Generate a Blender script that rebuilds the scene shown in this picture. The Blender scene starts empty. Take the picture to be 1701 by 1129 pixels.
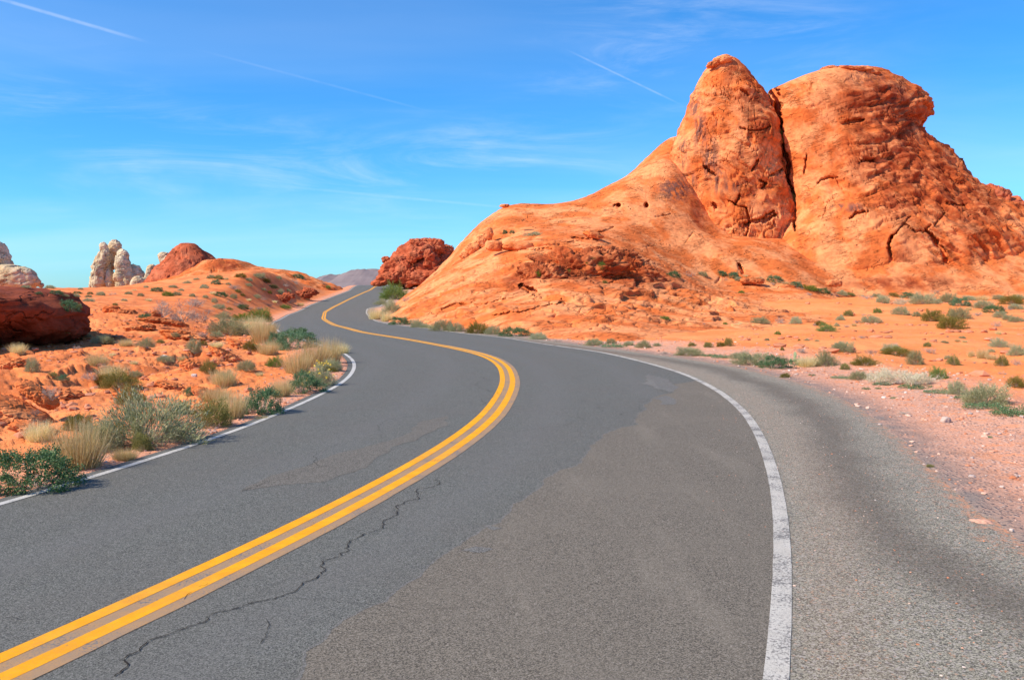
import bpy, math, random
import numpy as np
from mathutils import Vector, Matrix
from mathutils.bvhtree import BVHTree

# ------------------------------------------------------------------ camera, world, sun
SC = bpy.context.scene
COL = SC.collection
FPX, HCAM, HOR = 1473.0, 1.8, 485.0
PITCH = math.atan((564.5 - HOR) / FPX)
cam_d = bpy.data.cameras.new('camera'); cam = bpy.data.objects.new('camera', cam_d); COL.objects.link(cam)
cam_d.sensor_width = 36; cam_d.lens = 36 * FPX / 1701; cam_d.clip_start = 0.05; cam_d.clip_end = 20000
cam.location = (0, 0, HCAM); cam.rotation_euler = (math.pi / 2 - PITCH, 0, 0)
SC.camera = cam
SUN_EL, SUN_AZ = math.radians(41), math.radians(-113)      # azimuth from +Y towards +X: from the left, a little behind
sd = Vector((math.sin(SUN_AZ) * math.cos(SUN_EL), math.cos(SUN_AZ) * math.cos(SUN_EL), math.sin(SUN_EL)))
ld = bpy.data.lights.new('sun', 'SUN'); lo = bpy.data.objects.new('sun', ld); COL.objects.link(lo)
ld.energy = 5.0; ld.angle = math.radians(0.53); ld.color = (1.0, 0.89, 0.72)
lo.rotation_euler = (-sd).to_track_quat('-Z', 'Y').to_euler(); lo.location = (-30, -10, 40)
SC.view_settings.view_transform = 'Standard'; SC.view_settings.look = 'None'
SC.view_settings.gamma = 1; SC.view_settings.exposure = 0.43

def raydir(px, py):
    x = (px - 850.5) / FPX; y = -(py - 564.5) / FPX
    return Vector((x, math.cos(PITCH) + y * math.sin(PITCH), -math.sin(PITCH) + y * math.cos(PITCH)))
def P3(px, py, Y):
    r = raydir(px, py); s = Y / r.y
    return (r.x * s, Y, HCAM + r.z * s)
def proj(V):
    """pixel position (in the photograph) of world points"""
    x = V[:, 0]; y = V[:, 1]; z = V[:, 2] - HCAM
    fwd = y * math.cos(PITCH) - z * math.sin(PITCH); up = y * math.sin(PITCH) + z * math.cos(PITCH)
    return 850.5 + FPX * x / fwd, 564.5 - FPX * up / fwd

class NT:
    """small helper for node trees"""
    def __init__(s, tree): s.t = tree; s.n = tree.nodes; s.l = tree.links
    def new(s, typ, **kw):
        n = s.n.new(typ)
        for k, v in kw.items():
            if k.startswith('_'): setattr(n, k[1:], v)
            else:
                key = int(k[1:]) if k[0] == 'i' and k[1:].isdigit() else k.replace('__', ' ')
                s.set(n.inputs[key], v)
        return n
    def set(s, inp, v):
        if isinstance(v, bpy.types.NodeSocket): s.l.new(v, inp)
        else:
            if isinstance(v, (tuple, list)) and len(v) == 3 and inp.type == 'RGBA': v = (*v, 1)
            inp.default_value = v
    def math(s, op, a, b=None, c=None, clamp=False):
        n = s.n.new('ShaderNodeMath'); n.operation = op; n.use_clamp = clamp
        s.set(n.inputs[0], a)
        if b is not None: s.set(n.inputs[1], b)
        if c is not None: s.set(n.inputs[2], c)
        return n.outputs[0]
    def vmath(s, op, a, b=None, out=0):
        n = s.n.new('ShaderNodeVectorMath'); n.operation = op
        s.set(n.inputs[0], a)
        if b is not None: s.set(n.inputs[1], b)
        return n.outputs[out]
    def mix(s, f, a, b, mode='MIX'):
        n = s.n.new('ShaderNodeMix'); n.data_type = 'RGBA'; n.blend_type = mode
        s.set(n.inputs[0], f); s.set(n.inputs[6], a); s.set(n.inputs[7], b); return n.outputs[2]
    def ramp(s, f, a, b, lo_=0.0, hi=1.0):
        n = s.n.new('ShaderNodeMapRange'); n.interpolation_type = 'SMOOTHSTEP'
        s.set(n.inputs[0], f); s.set(n.inputs[1], a); s.set(n.inputs[2], b); s.set(n.inputs[3], lo_); s.set(n.inputs[4], hi)
        return n.outputs[0]
    def noise(s, v, scale, detail=4, rough=0.55, dist=0.0):
        n = s.n.new('ShaderNodeTexNoise'); s.set(n.inputs['Vector'], v); n.inputs['Scale'].default_value = scale
        n.inputs['Detail'].default_value = detail; n.inputs['Roughness'].default_value = rough; n.inputs['Distortion'].default_value = dist
        return n.outputs[0]
    def nvec(s, v, scale):
        n = s.n.new('ShaderNodeTexNoise'); s.set(n.inputs['Vector'], v); n.inputs['Scale'].default_value = scale; n.inputs['Detail'].default_value = 3
        return n.outputs[1]
    def voro(s, v, scale, feature='F1', out='Distance', rnd=1.0):
        n = s.n.new('ShaderNodeTexVoronoi'); n.feature = feature; s.set(n.inputs['Vector'], v)
        n.inputs['Scale'].default_value = scale; n.inputs['Randomness'].default_value = rnd
        return n.outputs[out]
    def attr(s, name, out='Fac'):
        n = s.n.new('ShaderNodeAttribute'); n.attribute_name = name; return n.outputs[out]
    def scalev(s, v, sc):
        n = s.n.new('ShaderNodeMapping'); s.set(n.inputs[0], v); n.inputs['Scale'].default_value = sc; return n.outputs[0]
    def bump(s, h, strength, dist, normal=None):
        n = s.n.new('ShaderNodeBump'); s.set(n.inputs['Height'], h); n.inputs['Strength'].default_value = strength
        n.inputs['Distance'].default_value = dist
        if normal is not None: s.set(n.inputs['Normal'], normal)
        return n.outputs[0]
def material(name, rough=0.9):
    m = bpy.data.materials.new(name); m.use_nodes = True
    k = NT(m.node_tree); b = m.node_tree.nodes['Principled BSDF']; b.inputs['Roughness'].default_value = rough
    b.inputs['Specular IOR Level'].default_value = 0.12
    k.bsdf = b; k.pos = k.n.new('ShaderNodeTexCoord').outputs['Object']
    return m, k

# sky: Nishita, plus thin cirrus and four contrails high in the air
W = bpy.data.worlds.new('World'); SC.world = W; W.use_nodes = True
k = NT(W.node_tree); bg = W.node_tree.nodes['Background']
sky = k.n.new('ShaderNodeTexSky'); sky.sky_type = 'NISHITA'; sky.sun_disc = False
sky.sun_elevation = SUN_EL; sky.sun_rotation = SUN_AZ; sky.air_density = 1.0; sky.dust_density = 0.3; sky.ozone_density = 2.0; sky.altitude = 300
tint = k.mix(1.0, sky.outputs[0], (0.60, 1.18, 1.74), 'MULTIPLY')
hs = k.new('ShaderNodeHueSaturation', Saturation=1.08, Value=1.0, Color=tint)
dirv = k.n.new('ShaderNodeTexCoord').outputs['Generated']
sep = k.n.new('ShaderNodeSeparateXYZ'); k.set(sep.inputs[0], dirv)
zc = k.math('MAXIMUM', sep.outputs[2], 0.02)
pl = k.n.new('ShaderNodeCombineXYZ')                       # cloud sheet: direction projected on a high flat layer
zz = k.math('ADD', zc, 0.12)
k.set(pl.inputs[0], k.math('DIVIDE', sep.outputs[0], zz)); k.set(pl.inputs[1], k.math('DIVIDE', sep.outputs[1], zz))
def rotmap(v, ang, sc, loc=(0, 0, 0)):
    n = k.n.new('ShaderNodeMapping'); k.set(n.inputs[0], v); n.inputs['Rotation'].default_value = (0, 0, ang)
    n.inputs['Scale'].default_value = sc; n.inputs['Location'].default_value = loc; return n.outputs[0]
c1 = k.noise(rotmap(pl.outputs[0], 0.35, (0.35, 1.6, 1), (3, 1.3, 0)), 1.1, 7, 0.62, 1.2)
c2 = k.noise(rotmap(pl.outputs[0], -0.2, (0.5, 0.5, 1), (7.1, 2.0, 0)), 0.9, 3, 0.5, 0.3)
ang = k.n.new('ShaderNodeCombineXYZ'); k.set(ang.inputs[0], sep.outputs[0]); k.set(ang.inputs[1], sep.outputs[2])
c3 = k.noise(rotmap(ang.outputs[0], -0.30, (1.6, 9.0, 1), (0.4, 2.2, 0)), 2.4, 9, 0.66, 0.9)
c4 = k.noise(rotmap(ang.outputs[0], -0.15, (1.2, 3.0, 1), (5.4, 1.2, 0)), 2.0, 5, 0.6, 0.5)
cirrus = k.math('MULTIPLY', k.ramp(c3, 0.40, 0.78), k.ramp(c4, 0.36, 0.62))
veil = k.ramp(k.noise(rotmap(pl.outputs[0], 0.2, (0.25, 0.9, 1), (1, 4, 0)), 0.8, 5, 0.5, 0.5), 0.35, 0.75)
def spot(px, py, r, ry):                                    # where in the sky the wisps gather
    c = raydir(px, py).normalized()
    d = k.vmath('SUBTRACT', dirv, tuple(c))
    d = k.scalev(d, (1 / r, 1 / r, 1 / ry))
    return k.ramp(k.vmath('LENGTH', d, out=1), 1.0, 0.1)
gather = k.math('ADD', spot(820, 280, 0.26, 0.08), k.math('ADD', spot(1130, 70, 0.26, 0.09), spot(150, 260, 0.5, 0.10)), clamp=True)
amt = k.math('ADD', k.math('MULTIPLY', cirrus, k.math('MULTIPLY_ADD', gather, 0.26, 0.04)), k.math('MULTIPLY', veil, 0.14))
def trail(a, b, w, strength):
    va, vb = raydir(*a).normalized(), raydir(*b).normalized()
    n = va.cross(vb).normalized(); t = (vb - va).normalized(); mid = (va + vb) / 2; half = (vb - va).length / 2
    d = k.math('ABSOLUTE', k.vmath('DOT_PRODUCT', dirv, tuple(n), out=1))
    u = k.vmath('DOT_PRODUCT', k.vmath('SUBTRACT', dirv, tuple(mid)), tuple(t), out=1)
    body = k.ramp(d, w, w * 0.15)
    ends = k.ramp(k.math('ABSOLUTE', u), half, half * 0.45)
    br = k.ramp(k.noise(dirv, 60, 3), 0.3, 0.6, 0.45, 1)
    return k.math('MULTIPLY', k.math('MULTIPLY', body, ends), k.math('MULTIPLY', br, strength))
for a, b, w, s_ in (((-160, -48), (265, 76), 0.0024, 0.17), ((310, 78), (740, 192), 0.0018, 0.045), ((935, 80), (1140, 178), 0.0015, 0.14), ((420, 305), (920, 352), 0.0022, 0.07)):
    amt = k.math('ADD', amt, trail(a, b, w, s_))
amt = k.math('MINIMUM', amt, 0.7)
skycol = k.mix(amt, hs.outputs[0], (9.5, 10.0, 10.6))
k.set(bg.inputs[0], skycol); bg.inputs[1].default_value = 0.086

# ------------------------------------------------------------------ numeric helpers
def S(t): t = np.clip(t, 0, 1); return t * t * (3 - 2 * t)
def _hash(ix, iy, iz, seed):
    h = (ix.astype(np.int64) * 374761393 + iy.astype(np.int64) * 668265263 + iz.astype(np.int64) * 2147483647 + seed * 144665) & 0xffffffff
    h = ((h ^ (h >> 13)) * 1274126177) & 0xffffffff
    h = ((h ^ (h >> 15)) * 2246822519) & 0xffffffff
    return h ^ (h >> 16)
def vnoise(Pt, seed=0):
    """gradient noise, about -1..1"""
    i = np.floor(Pt); f = Pt - i; u = f * f * f * (f * (f * 6 - 15) + 10)
    out = np.zeros(len(Pt))
    for dx in (0, 1):
        for dy in (0, 1):
            for dz in (0, 1):
                h = _hash(i[:, 0] + dx, i[:, 1] + dy, i[:, 2] + dz, seed)
                gx = ((h & 1023) / 511.5 - 1); gy = (((h >> 10) & 1023) / 511.5 - 1); gz = (((h >> 20) & 1023) / 511.5 - 1)
                g = gx * (f[:, 0] - dx) + gy * (f[:, 1] - dy) + gz * (f[:, 2] - dz)
                w = (u[:, 0] if dx else 1 - u[:, 0]) * (u[:, 1] if dy else 1 - u[:, 1]) * (u[:, 2] if dz else 1 - u[:, 2])
                out += w * g
    return out * 1.5
def fbm(Pt, oct=4, seed=0, gain=0.5, ridged=False):
    s = np.zeros(len(Pt)); a = 1.0; tot = 0
    for o in range(oct):
        n = vnoise(Pt * 2.03 ** o + 11.3 * o, seed + o)
        if ridged: n = 1 - 2 * np.abs(n)
        s += a * n; tot += a; a *= gain
    return s / tot
def cells(Pt, seed=0):
    """cellular noise: F1, F2-F1, random id per cell"""
    i = np.floor(Pt); b1 = np.full(len(Pt), 9.0); b2 = np.full(len(Pt), 9.0); idr = np.zeros(len(Pt))
    for dx in (-1, 0, 1):
        for dy in (-1, 0, 1):
            for dz in (-1, 0, 1):
                h = _hash(i[:, 0] + dx, i[:, 1] + dy, i[:, 2] + dz, seed)
                q = np.stack([i[:, 0] + dx + (h & 1023) / 1023, i[:, 1] + dy + ((h >> 10) & 1023) / 1023, i[:, 2] + dz + ((h >> 20) & 1023) / 1023], 1)
                d = np.linalg.norm(q - Pt, axis=1)
                nw = d < b1
                b2 = np.where(nw, b1, np.minimum(b2, d)); idr = np.where(nw, (h % 997) / 997, idr); b1 = np.where(nw, d, b1)
    return b1, b2 - b1, idr
class TPS:
    def __init__(s, pts, lam=0.02):
        s.p = np.array([(a, b) for a, b, c in pts], float); z = np.array([c for a, b, c in pts], float); n = len(z)
        K = s.U(s.p, s.p) + lam * np.eye(n); Q = np.c_[np.ones(n), s.p]
        A = np.block([[K, Q], [Q.T, np.zeros((3, 3))]]); s.w = np.linalg.solve(A, np.r_[z, 0, 0, 0])
    def U(s, a, b):
        d2 = ((a[:, None] - b[None]) ** 2).sum(2); return 0.5 * d2 * np.log(d2 + 1e-9) / 100
    def __call__(s, x, y):
        x = np.asarray(x, float).ravel(); y = np.asarray(y, float).ravel(); out = np.empty(len(x))
        for i in range(0, len(x), 40000):
            q = np.c_[x[i:i + 40000], y[i:i + 40000]]
            out[i:i + 40000] = s.U(q, s.p) @ s.w[:-3] + s.w[-3] + q @ s.w[-2:]
        return out
def seg_dist(x, y, poly):
    """distance to a polyline and the index of the nearest segment"""
    a = poly[:-1]; d = poly[1:] - a; L2 = (d ** 2).sum(1); best = np.full(len(x), 1e9); bi = np.zeros(len(x), int)
    for i in range(len(a)):
        t = np.clip(((x - a[i, 0]) * d[i, 0] + (y - a[i, 1]) * d[i, 1]) / L2[i], 0, 1)
        q = np.hypot(x - a[i, 0] - t * d[i, 0], y - a[i, 1] - t * d[i, 1]); m = q < best
        best[m] = q[m]; bi[m] = i
    return best, bi

# ------------------------------------------------------------------ object helpers
def tag(o, label=None, cat=None, group=None, kind=None):
    for kx, v in (('label', label), ('category', cat), ('group', group), ('kind', kind)):
        if v: o[kx] = v
    return o
def link(name, me, mat=None, parent=None, loc=None):
    o = bpy.data.objects.new(name, me); COL.objects.link(o)
    if mat is not None and me is not None: me.materials.append(mat)
    if parent: o.parent = parent
    if loc is not None: o.location = loc
    return o
def mesh_np(name, V, F, smooth=True, attrs=None):
    """F: int array n x 3 or n x 4 (all alike)"""
    V = np.asarray(V, np.float32); F = np.asarray(F, np.int32); me = bpy.data.meshes.new(name)
    me.vertices.add(len(V)); me.vertices.foreach_set('co', V.ravel())
    kx = F.shape[1]; me.loops.add(F.size); me.loops.foreach_set('vertex_index', F.ravel())
    me.polygons.add(len(F)); me.polygons.foreach_set('loop_start', np.arange(0, F.size, kx, dtype=np.int32))
    me.polygons.foreach_set('loop_total', np.full(len(F), kx, dtype=np.int32))
    me.polygons.foreach_set('use_smooth', np.full(len(F), smooth))
    me.update(calc_edges=True)
    for nm, (dom, arr) in (attrs or {}).items():
        at = me.attributes.new(nm, 'FLOAT', dom); at.data.foreach_set('value', np.asarray(arr, np.float32).ravel())
    me.validate(); return me
def grid_faces(nr, nc, wrap=False):
    r = np.arange(nr - 1)[:, None]; c = np.arange(nc if wrap else nc - 1)[None]
    c2 = (c + 1) % nc
    return np.stack([r * nc + c, r * nc + c2, (r + 1) * nc + c2, (r + 1) * nc + c], -1).reshape(-1, 4)
def grid_normals(G, wrap=False):
    du = np.gradient(G, axis=0)
    dv = (np.roll(G, -1, 1) - np.roll(G, 1, 1)) if wrap else np.gradient(G, axis=1)
    n = np.cross(du, dv); n /= np.linalg.norm(n, axis=2, keepdims=True) + 1e-9
    return n

# ------------------------------------------------------------------ road alignment
def zroad(y):
    y = np.asarray(y, float)
    return 3.0 * S((y - 75) / 82) - 0.22 * S((y - 42) / 25) * S((118 - y) / 35) - 5.0 * S((y - 160) / 130)
def hitroad(px, py):
    r = raydir(px, py); s = np.arange(1, 260, .02); zz_ = HCAM + r.z * s; g = zroad(s * r.y)
    i = np.argmax(zz_ <= g); s = s[i]; return (r.x * s, r.y * s)
Yp = [(0,1115),(400,929),(500,881.5),(739,750),(816,691),(846,638),(839,609),(822,597),(800,588),(750,577),(677.7,563.6),(599.4,551.6),(555.6,540),(537,529),(539.5,518),(553.3,510),(576.4,498.6),(599.4,488),(615,481.5)]
Lp = [(0,838.6),(154,793.7),(256.8,759),(340,734.6),(442.6,695.7),(503.7,669),(554.6,644.8),(581,626.5),(590,608),(585,596),(564.8,582.7),(534,573.5),(463,550.7),(451.8,541),(454.8,534.8),(479,522.6),(516,506.3),(560.7,490),(580,483)]
Rp = [(1292,1129),(1299.7,1002),(1300.4,918),(1297,834),(1288,800),(1270,738),(1241,686.7),(1196.8,650),(1138,620.5),(1064.6,600),(999.3,584.6),(910.8,572.7),(839,560.7),(774.5,554.3),(719.5,547),(671.7,541.6),(645.5,538),(624,533),(608.4,520),(609.8,512.4)]
Op = [(1790,1010),(1701,945),(1660,905),(1600,850),(1540,780),(1470,708),(1400,662),(1300,627),(1200,604),(1100,590),(1000,577),(910,566),(839,556),(774.5,552)]
def smooth_curve(P, step=0.25, sig=1.6):
    P = np.array(P); d = np.r_[0, np.cumsum(np.linalg.norm(np.diff(P, axis=0), axis=1))]
    s = np.arange(0, d[-1], step); X = np.c_[np.interp(s, d, P[:, 0]), np.interp(s, d, P[:, 1])]
    n = int(4 * sig / step); w = np.exp(-0.5 * (np.arange(-n, n + 1) * step / sig) ** 2); w /= w.sum()
    pre = X[0] + (X[0] - X[1]) * np.arange(n, 0, -1)[:, None]; post = X[-1] + (X[-1] - X[-2]) * np.arange(1, n + 1)[:, None]
    Z = np.r_[pre, X, post]
    return np.c_[np.convolve(Z[:, 0], w, 'valid'), np.convolve(Z[:, 1], w, 'valid')]
YW = [(-8.6, -12), (-5.2, -3)] + [hitroad(*q) for q in Yp] + [(-22.5, 150), (-21, 175), (-17, 210)]
CL = smooth_curve(YW, 0.2, 1.3)
LW = [(-10.2, -10), (-5.9, 2)] + [hitroad(*q) for q in Lp] + [(-26, 150), (-24.6, 175), (-20.6, 210)]
RW = [(-3.2, -10), (0.0, 0.5)] + [hitroad(*q) for q in Rp] + [(-14.1, 95), (-15.5, 120), (-18.9, 150), (-17.4, 175), (-13.4, 210)]
OW = [(0.2, -10), (4.5, 2)] + [hitroad(*q) for q in Op]
LC, RC = smooth_curve(LW, .2, .9), smooth_curve(RW, .2, .9)
OC = smooth_curve(OW, .2, 1.2)
T = np.gradient(CL, axis=0); T /= np.linalg.norm(T, axis=1)[:, None]; N = np.c_[T[:, 1], -T[:, 0]]      # N points right
def offs(curve, sgn, default, lim):
    out = np.full(len(CL), np.nan)
    a = curve[:-1]; b = curve[1:]; e = b - a
    for i in range(len(CL)):
        n = N[i] * sgn; det = n[0] * -e[:, 1] + e[:, 0] * n[1]
        r = a - CL[i]
        with np.errstate(all='ignore'):
            t = (r[:, 0] * -e[:, 1] + e[:, 0] * r[:, 1]) / det
            u = (n[0] * r[:, 1] - n[1] * r[:, 0]) / det
        ok = (t > 0) & (t < lim) & (u >= 0) & (u <= 1)
        if ok.any(): out[i] = t[ok].min()
    g = ~np.isnan(out); out = np.interp(np.arange(len(CL)), np.where(g)[0], out[g]) if g.any() else np.full(len(CL), default)
    w = np.hanning(15); w /= w.sum(); return np.convolve(np.pad(out, 7, 'edge'), w, 'valid')
WL = offs(LC, -1, 3.4, 5.5); WR = offs(RC, 1, 3.6, 5.5)
WO = np.maximum(offs(OC, 1, 4.2, 12), WR + 0.3)
far_i = np.argmax(CL[:, 1] > 38); WO[far_i:] = WR[far_i:] + 0.35
WO[far_i - 20:far_i] = np.linspace(WO[far_i - 21], WR[far_i] + .35, 20)
SA = np.r_[0, np.cumsum(np.linalg.norm(np.diff(CL, axis=0), axis=1))]
def road_pt(i, off): q = CL[i] + N[i] * off; return q[0], q[1]

# ------------------------------------------------------------------ ground relief
gp = [P3(*q) for q in [
    (0, 600, 23), (100, 520, 38), (0, 520, 38), (250, 520, 40), (300, 560, 30), (200, 560, 30), (400, 600, 22), (400, 540, 40), (420, 500, 65),
    (300, 500, 60), (150, 482, 75), (60, 478, 75), (0, 480, 70), (-150, 478, 70), (300, 462, 90), (380, 453, 94), (450, 447, 98), (500, 456, 106), (545, 468, 118),
    (200, 478, 88), (330, 485, 75), (450, 470, 85), (480, 490, 80), (655, 508, 78), (690, 478, 110),
    (1300, 545, 43), (1500, 560, 33), (1701, 600, 23), (1500, 520, 55), (1701, 520, 55), (1300, 500, 66), (1500, 492, 78), (1701, 490, 80), (1850, 520, 55), (1900, 489, 80),
    (1400, 590, 24.5), (1701, 660, 15.2)]]
gp += [(x, y, 0.0) for x, y in ((-6, 5), (-5, 10), (-8, 10), (-6, 16), (-9, 16), (-14, 12), (-7, 24), (-12, 30), (3, 4), (7, 4), (12, 8), (8, 10), (9, 16), (6, 22), (14, 18), (20, 30), (4, 30), (0, 38), (-5, 55), (0, -10), (-20, -10), (20, -10), (30, 5), (-30, 8))]
gp += [(-40, 30, 1.2), (-60, 40, 1.5), (-60, 80, 1.5), (-30, 130, 0.4), (-50, 120, .0), (-10, 150, 2.6), (10, 120, 2.5), (60, 120, 2), (100, 60, 1.5), (-60, 150, -1), (-25, 170, -1.0), (20, 180, -1), (90, 130, 1), (-120, 120, 0)]
gtps = TPS(gp, 0.05)
cl_c = CL[::4]; wl_c, wr_c, wo_c = WL[::4], WR[::4], WO[::4]
def road_side(x, y):
    """distance outside the paved strip (negative inside), and signed lateral offset"""
    d, i = seg_dist(x, y, cl_c)
    nx = N[::4][np.minimum(i, len(cl_c) - 1)]
    side = (x - cl_c[i, 0]) * nx[:, 0] + (y - cl_c[i, 1]) * nx[:, 1]
    lat = np.where(side >= 0, d, -d)
    return np.where(side >= 0, d - wo_c[i], d - wl_c[i] - 0.12), lat
def ground_z(x, y, detail=True):
    x = np.asarray(x, float).ravel(); y = np.asarray(y, float).ravel()
    out, lat = road_side(x, y)
    R = np.hypot(x, y)
    zr = zroad(y)
    t = gtps(np.clip(x, -120, 120), np.clip(y, -15, 190))
    far = S((R - 130) / 120)
    t = t * (1 - far) + far * -1.2
    b = S((out - 0.6) / 5.5)
    z = zr * (1 - b) + t * b
    z = np.where(y > 165, np.minimum(z, t), z)
    if detail:
        Pt = np.c_[x, y, np.zeros(len(x))]
        am = S((out - 0.3) / 3.0)
        left = S((-lat - 3) / 3) * S((y + 3) / 6) * S((60 - y) / 20)
        und = fbm(Pt * 0.22, 4, 5) * 0.30
        sm = fbm(Pt * 1.3, 4, 9) * 0.05
        rocky = S((fbm(Pt * 0.16 + 3.3, 3, 21) + 0.35 + 0.4 * left) * 2.2) * left
        # broken ledges: tilted layers that end in little steps
        wq = Pt + 0.5 * np.c_[vnoise(Pt * .5, 71), vnoise(Pt * .5, 72), np.zeros(len(x))]
        q = (wq[:, 0] * 0.85 - wq[:, 1] * 0.35) * 0.55 + fbm(Pt * 0.45, 5, 73) * 2.2
        fr = q - np.floor(q); step = (fr - 0.5) * 0.15 * S((1 - fr) / 0.08) * S((vnoise(Pt * .35, 76) + .15) * 4)
        c1_, c2_, cid = cells(np.c_[wq[:, 0] * 1.3, wq[:, 1] * 1.3, wq[:, 2]], 31)
        blocks = (cid - 0.5) * 0.05 - 0.07 * (1 - S(c2_ / 0.05)) * S((vnoise(Pt * .6, 74) + .1) * 4)
        d_, e_, fid = cells(np.c_[wq[:, 0] * 3.7, wq[:, 1] * 3.7, wq[:, 2]], 33)
        blocks += (fid - .5) * .02 - 0.04 * (1 - S(e_ / 0.07)) * S((vnoise(Pt * .9, 75) - .05) * 4)
        r1 = S((1 - np.abs(vnoise(np.c_[(wq[:, 0] * .8 + wq[:, 1] * .5) * .5, (wq[:, 1] * .8 - wq[:, 0] * .5) * 1.5, wq[:, 2]], 77)) * 2 - .84) / .16) * S((vnoise(Pt * .5, 78) + .1) * 4)
        r2 = S((1 - np.abs(vnoise(np.c_[(wq[:, 0] * .3 + wq[:, 1]) * 1.2, (wq[:, 0] - wq[:, 1] * .3) * 2.6, wq[:, 2]], 79)) * 2 - .84) / .16) * S((vnoise(Pt * .8, 80) + .0) * 4)
        blocks = blocks - .10 * r1 - .07 * r2
        z = z + am * (und + sm) * S((R + 20) / 30) + am * rocky * (step + blocks) * (0.55 + .45 * S((y - 8) / 10))
        # shallow roadside berm on the right
        berm = np.exp(-((out - 3.0) / 1.1) ** 2) * S((lat - 2) / 1) * S((34 - y) / 8) * S((y + 2) / 4)
        z = z + berm * 0.10 + am * fbm(Pt * 4.5, 3, 14) * 0.025
        z = z - 0.35 * np.exp(-((x + 8.3 - 0.25 * (y - 22)) / 1.0) ** 2) * S((y - 13) / 5) * S((34 - y) / 8) * am   # dry wash on the left
    z = z - np.where(out < 0.15, 0.07 * S((0.15 - out) / 0.3), 0) + 0.0
    return z
azL = np.radians(np.r_[np.arange(-180, -37, 2.5), np.arange(-37, 37, 0.088), np.arange(37, 180.1, 2.5)])
rr = [0.6]
while rr[-1] < 9000:
    r = rr[-1]; rr.append(r * (1.012 if r < 6 else 1.0062 if r < 125 else 1.02 if r < 300 else 1.08))
rr = np.array(rr)
A, Rr = np.meshgrid(azL, rr)
GX, GY = np.sin(A) * Rr, np.cos(A) * Rr
GZ = ground_z(GX, GY)
gout, glat = road_side(GX.ravel(), GY.ravel())
GV = np.c_[GX.ravel(), GY.ravel(), GZ]
gF = grid_faces(len(rr), len(azL))[:, ::-1]
ground_me = mesh_np('ground', GV, gF, True, {'out': ('POINT', np.clip(gout, -5, 60)), 'lat': ('POINT', np.clip(glat, -60, 60))})

def sandstone(name, base, dark, pale, stain=(0.17, 0.075, 0.06), strata=(0.5, 0.5, 3.0), fine=1.0, stain_amt=0.9, rot=(0.15, 0.3, 0)):
    m, k = material(name, 0.95)
    mp = k.n.new('ShaderNodeMapping'); k.set(mp.inputs[0], k.pos); mp.inputs['Rotation'].default_value = rot
    P = mp.outputs[0]
    n1 = k.noise(P, 0.35 * fine, 5, 0.6, 0.3); n2 = k.noise(P, 2.2 * fine, 5, 0.65)
    st = k.noise(k.scalev(P, strata), 1.2 * fine, 5, 0.6, 0.35)
    c = k.mix(k.ramp(n1, 0.40, 0.60), base, pale)
    c = k.mix(k.ramp(k.noise(k.scalev(P, (.7, .7, 2.2)), 0.16 * fine, 4, .55, .6), .52, .66, 0, .28), c, tuple(v * .82 if i == 0 else v * .66 for i, v in enumerate(base)))
    c = k.mix(k.ramp(st, 0.54, 0.74, 0, .38), c, dark)
    c = k.mix(k.ramp(n2, 0.62, 0.3, 0, .35), c, dark)
    va = k.attr('stain')
    streak = k.noise(k.scalev(k.pos, (1.6, 1.6, 0.35)), 1.3, 5, 0.6)
    c = k.mix(k.math('MULTIPLY', k.math('MULTIPLY', va, stain_amt), k.ramp(streak, 0.40, 0.58)), c, stain)
    brn = k.attr('brown')
    c = k.mix(k.math('MULTIPLY', brn, k.ramp(k.noise(P, 0.9 * fine, 6, 0.65), 0.36, 0.58, .25, 0.95)), c, dark)
    k.set(k.bsdf.inputs['Base Color'], c)
    st2 = k.noise(k.scalev(P, (strata[0], strata[1], strata[2] * 2.6)), 2.1 * fine, 4, 0.65, 0.5)
    h = k.math('ADD', k.math('MULTIPLY', st2, 0.6), k.math('MULTIPLY', k.noise(P, 5 * fine, 8, 0.68), 0.28))
    wv = k.vmath('ADD', P, k.vmath('MULTIPLY', k.vmath('SUBTRACT', k.nvec(P, 1.1), (0.5, 0.5, 0.5)), (0.9, 0.9, 0.9)))
    ve = k.voro(k.scalev(wv, (0.55, 0.55, 2.4)), 0.8 * fine, 'DISTANCE_TO_EDGE')
    gate = k.ramp(k.noise(P, 0.4 * fine, 4, 0.6), 0.55, 0.63)
    crack = k.math('MULTIPLY', k.ramp(ve, 0.045, 0.0), gate)
    ln = k.math('ABSOLUTE', k.math('SUBTRACT', k.noise(k.scalev(P, (0.30, 0.30, 3.4)), 1.7 * fine, 4, 0.5, 0.3), 0.5))
    ln2 = k.math('ABSOLUTE', k.math('SUBTRACT', k.noise(k.scalev(P, (0.22, 0.22, 5.5)), 2.3 * fine, 3, 0.5, 0.2), 0.5))
    g2 = k.ramp(k.noise(P, 0.6 * fine, 4, 0.65), 0.52, 0.62)
    lines = k.math('MULTIPLY', k.math('MAXIMUM', k.ramp(ln, 0.014, 0.0), k.ramp(ln2, 0.012, 0.0)), g2)
    pit = k.math('MULTIPLY', k.ramp(k.voro(k.scalev(P, (1, 1, 1.7)), 1.3 * fine), 0.20, 0.06), k.ramp(k.noise(P, 0.45 * fine, 3, .6), .56, .64))
    deep = k.math('MAXIMUM', k.math('MAXIMUM', crack, lines), pit)
    c = k.mix(k.math('MULTIPLY', lines, 0.25), c, dark)
    c = k.mix(k.math('MULTIPLY', crack, 0.15), c, dark)
    k.set(k.bsdf.inputs['Base Color'], c)
    nb = k.bump(h, 0.7, 0.13 / fine)
    k.set(k.bsdf.inputs['Normal'], k.bump(k.math('SUBTRACT', 1.0, deep), 0.8, 0.24 / fine, nb))
    return m
RED = sandstone('red_sandstone', (0.70, 0.172, 0.043), (0.30, 0.055, 0.018), (0.86, 0.33, 0.13))
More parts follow.
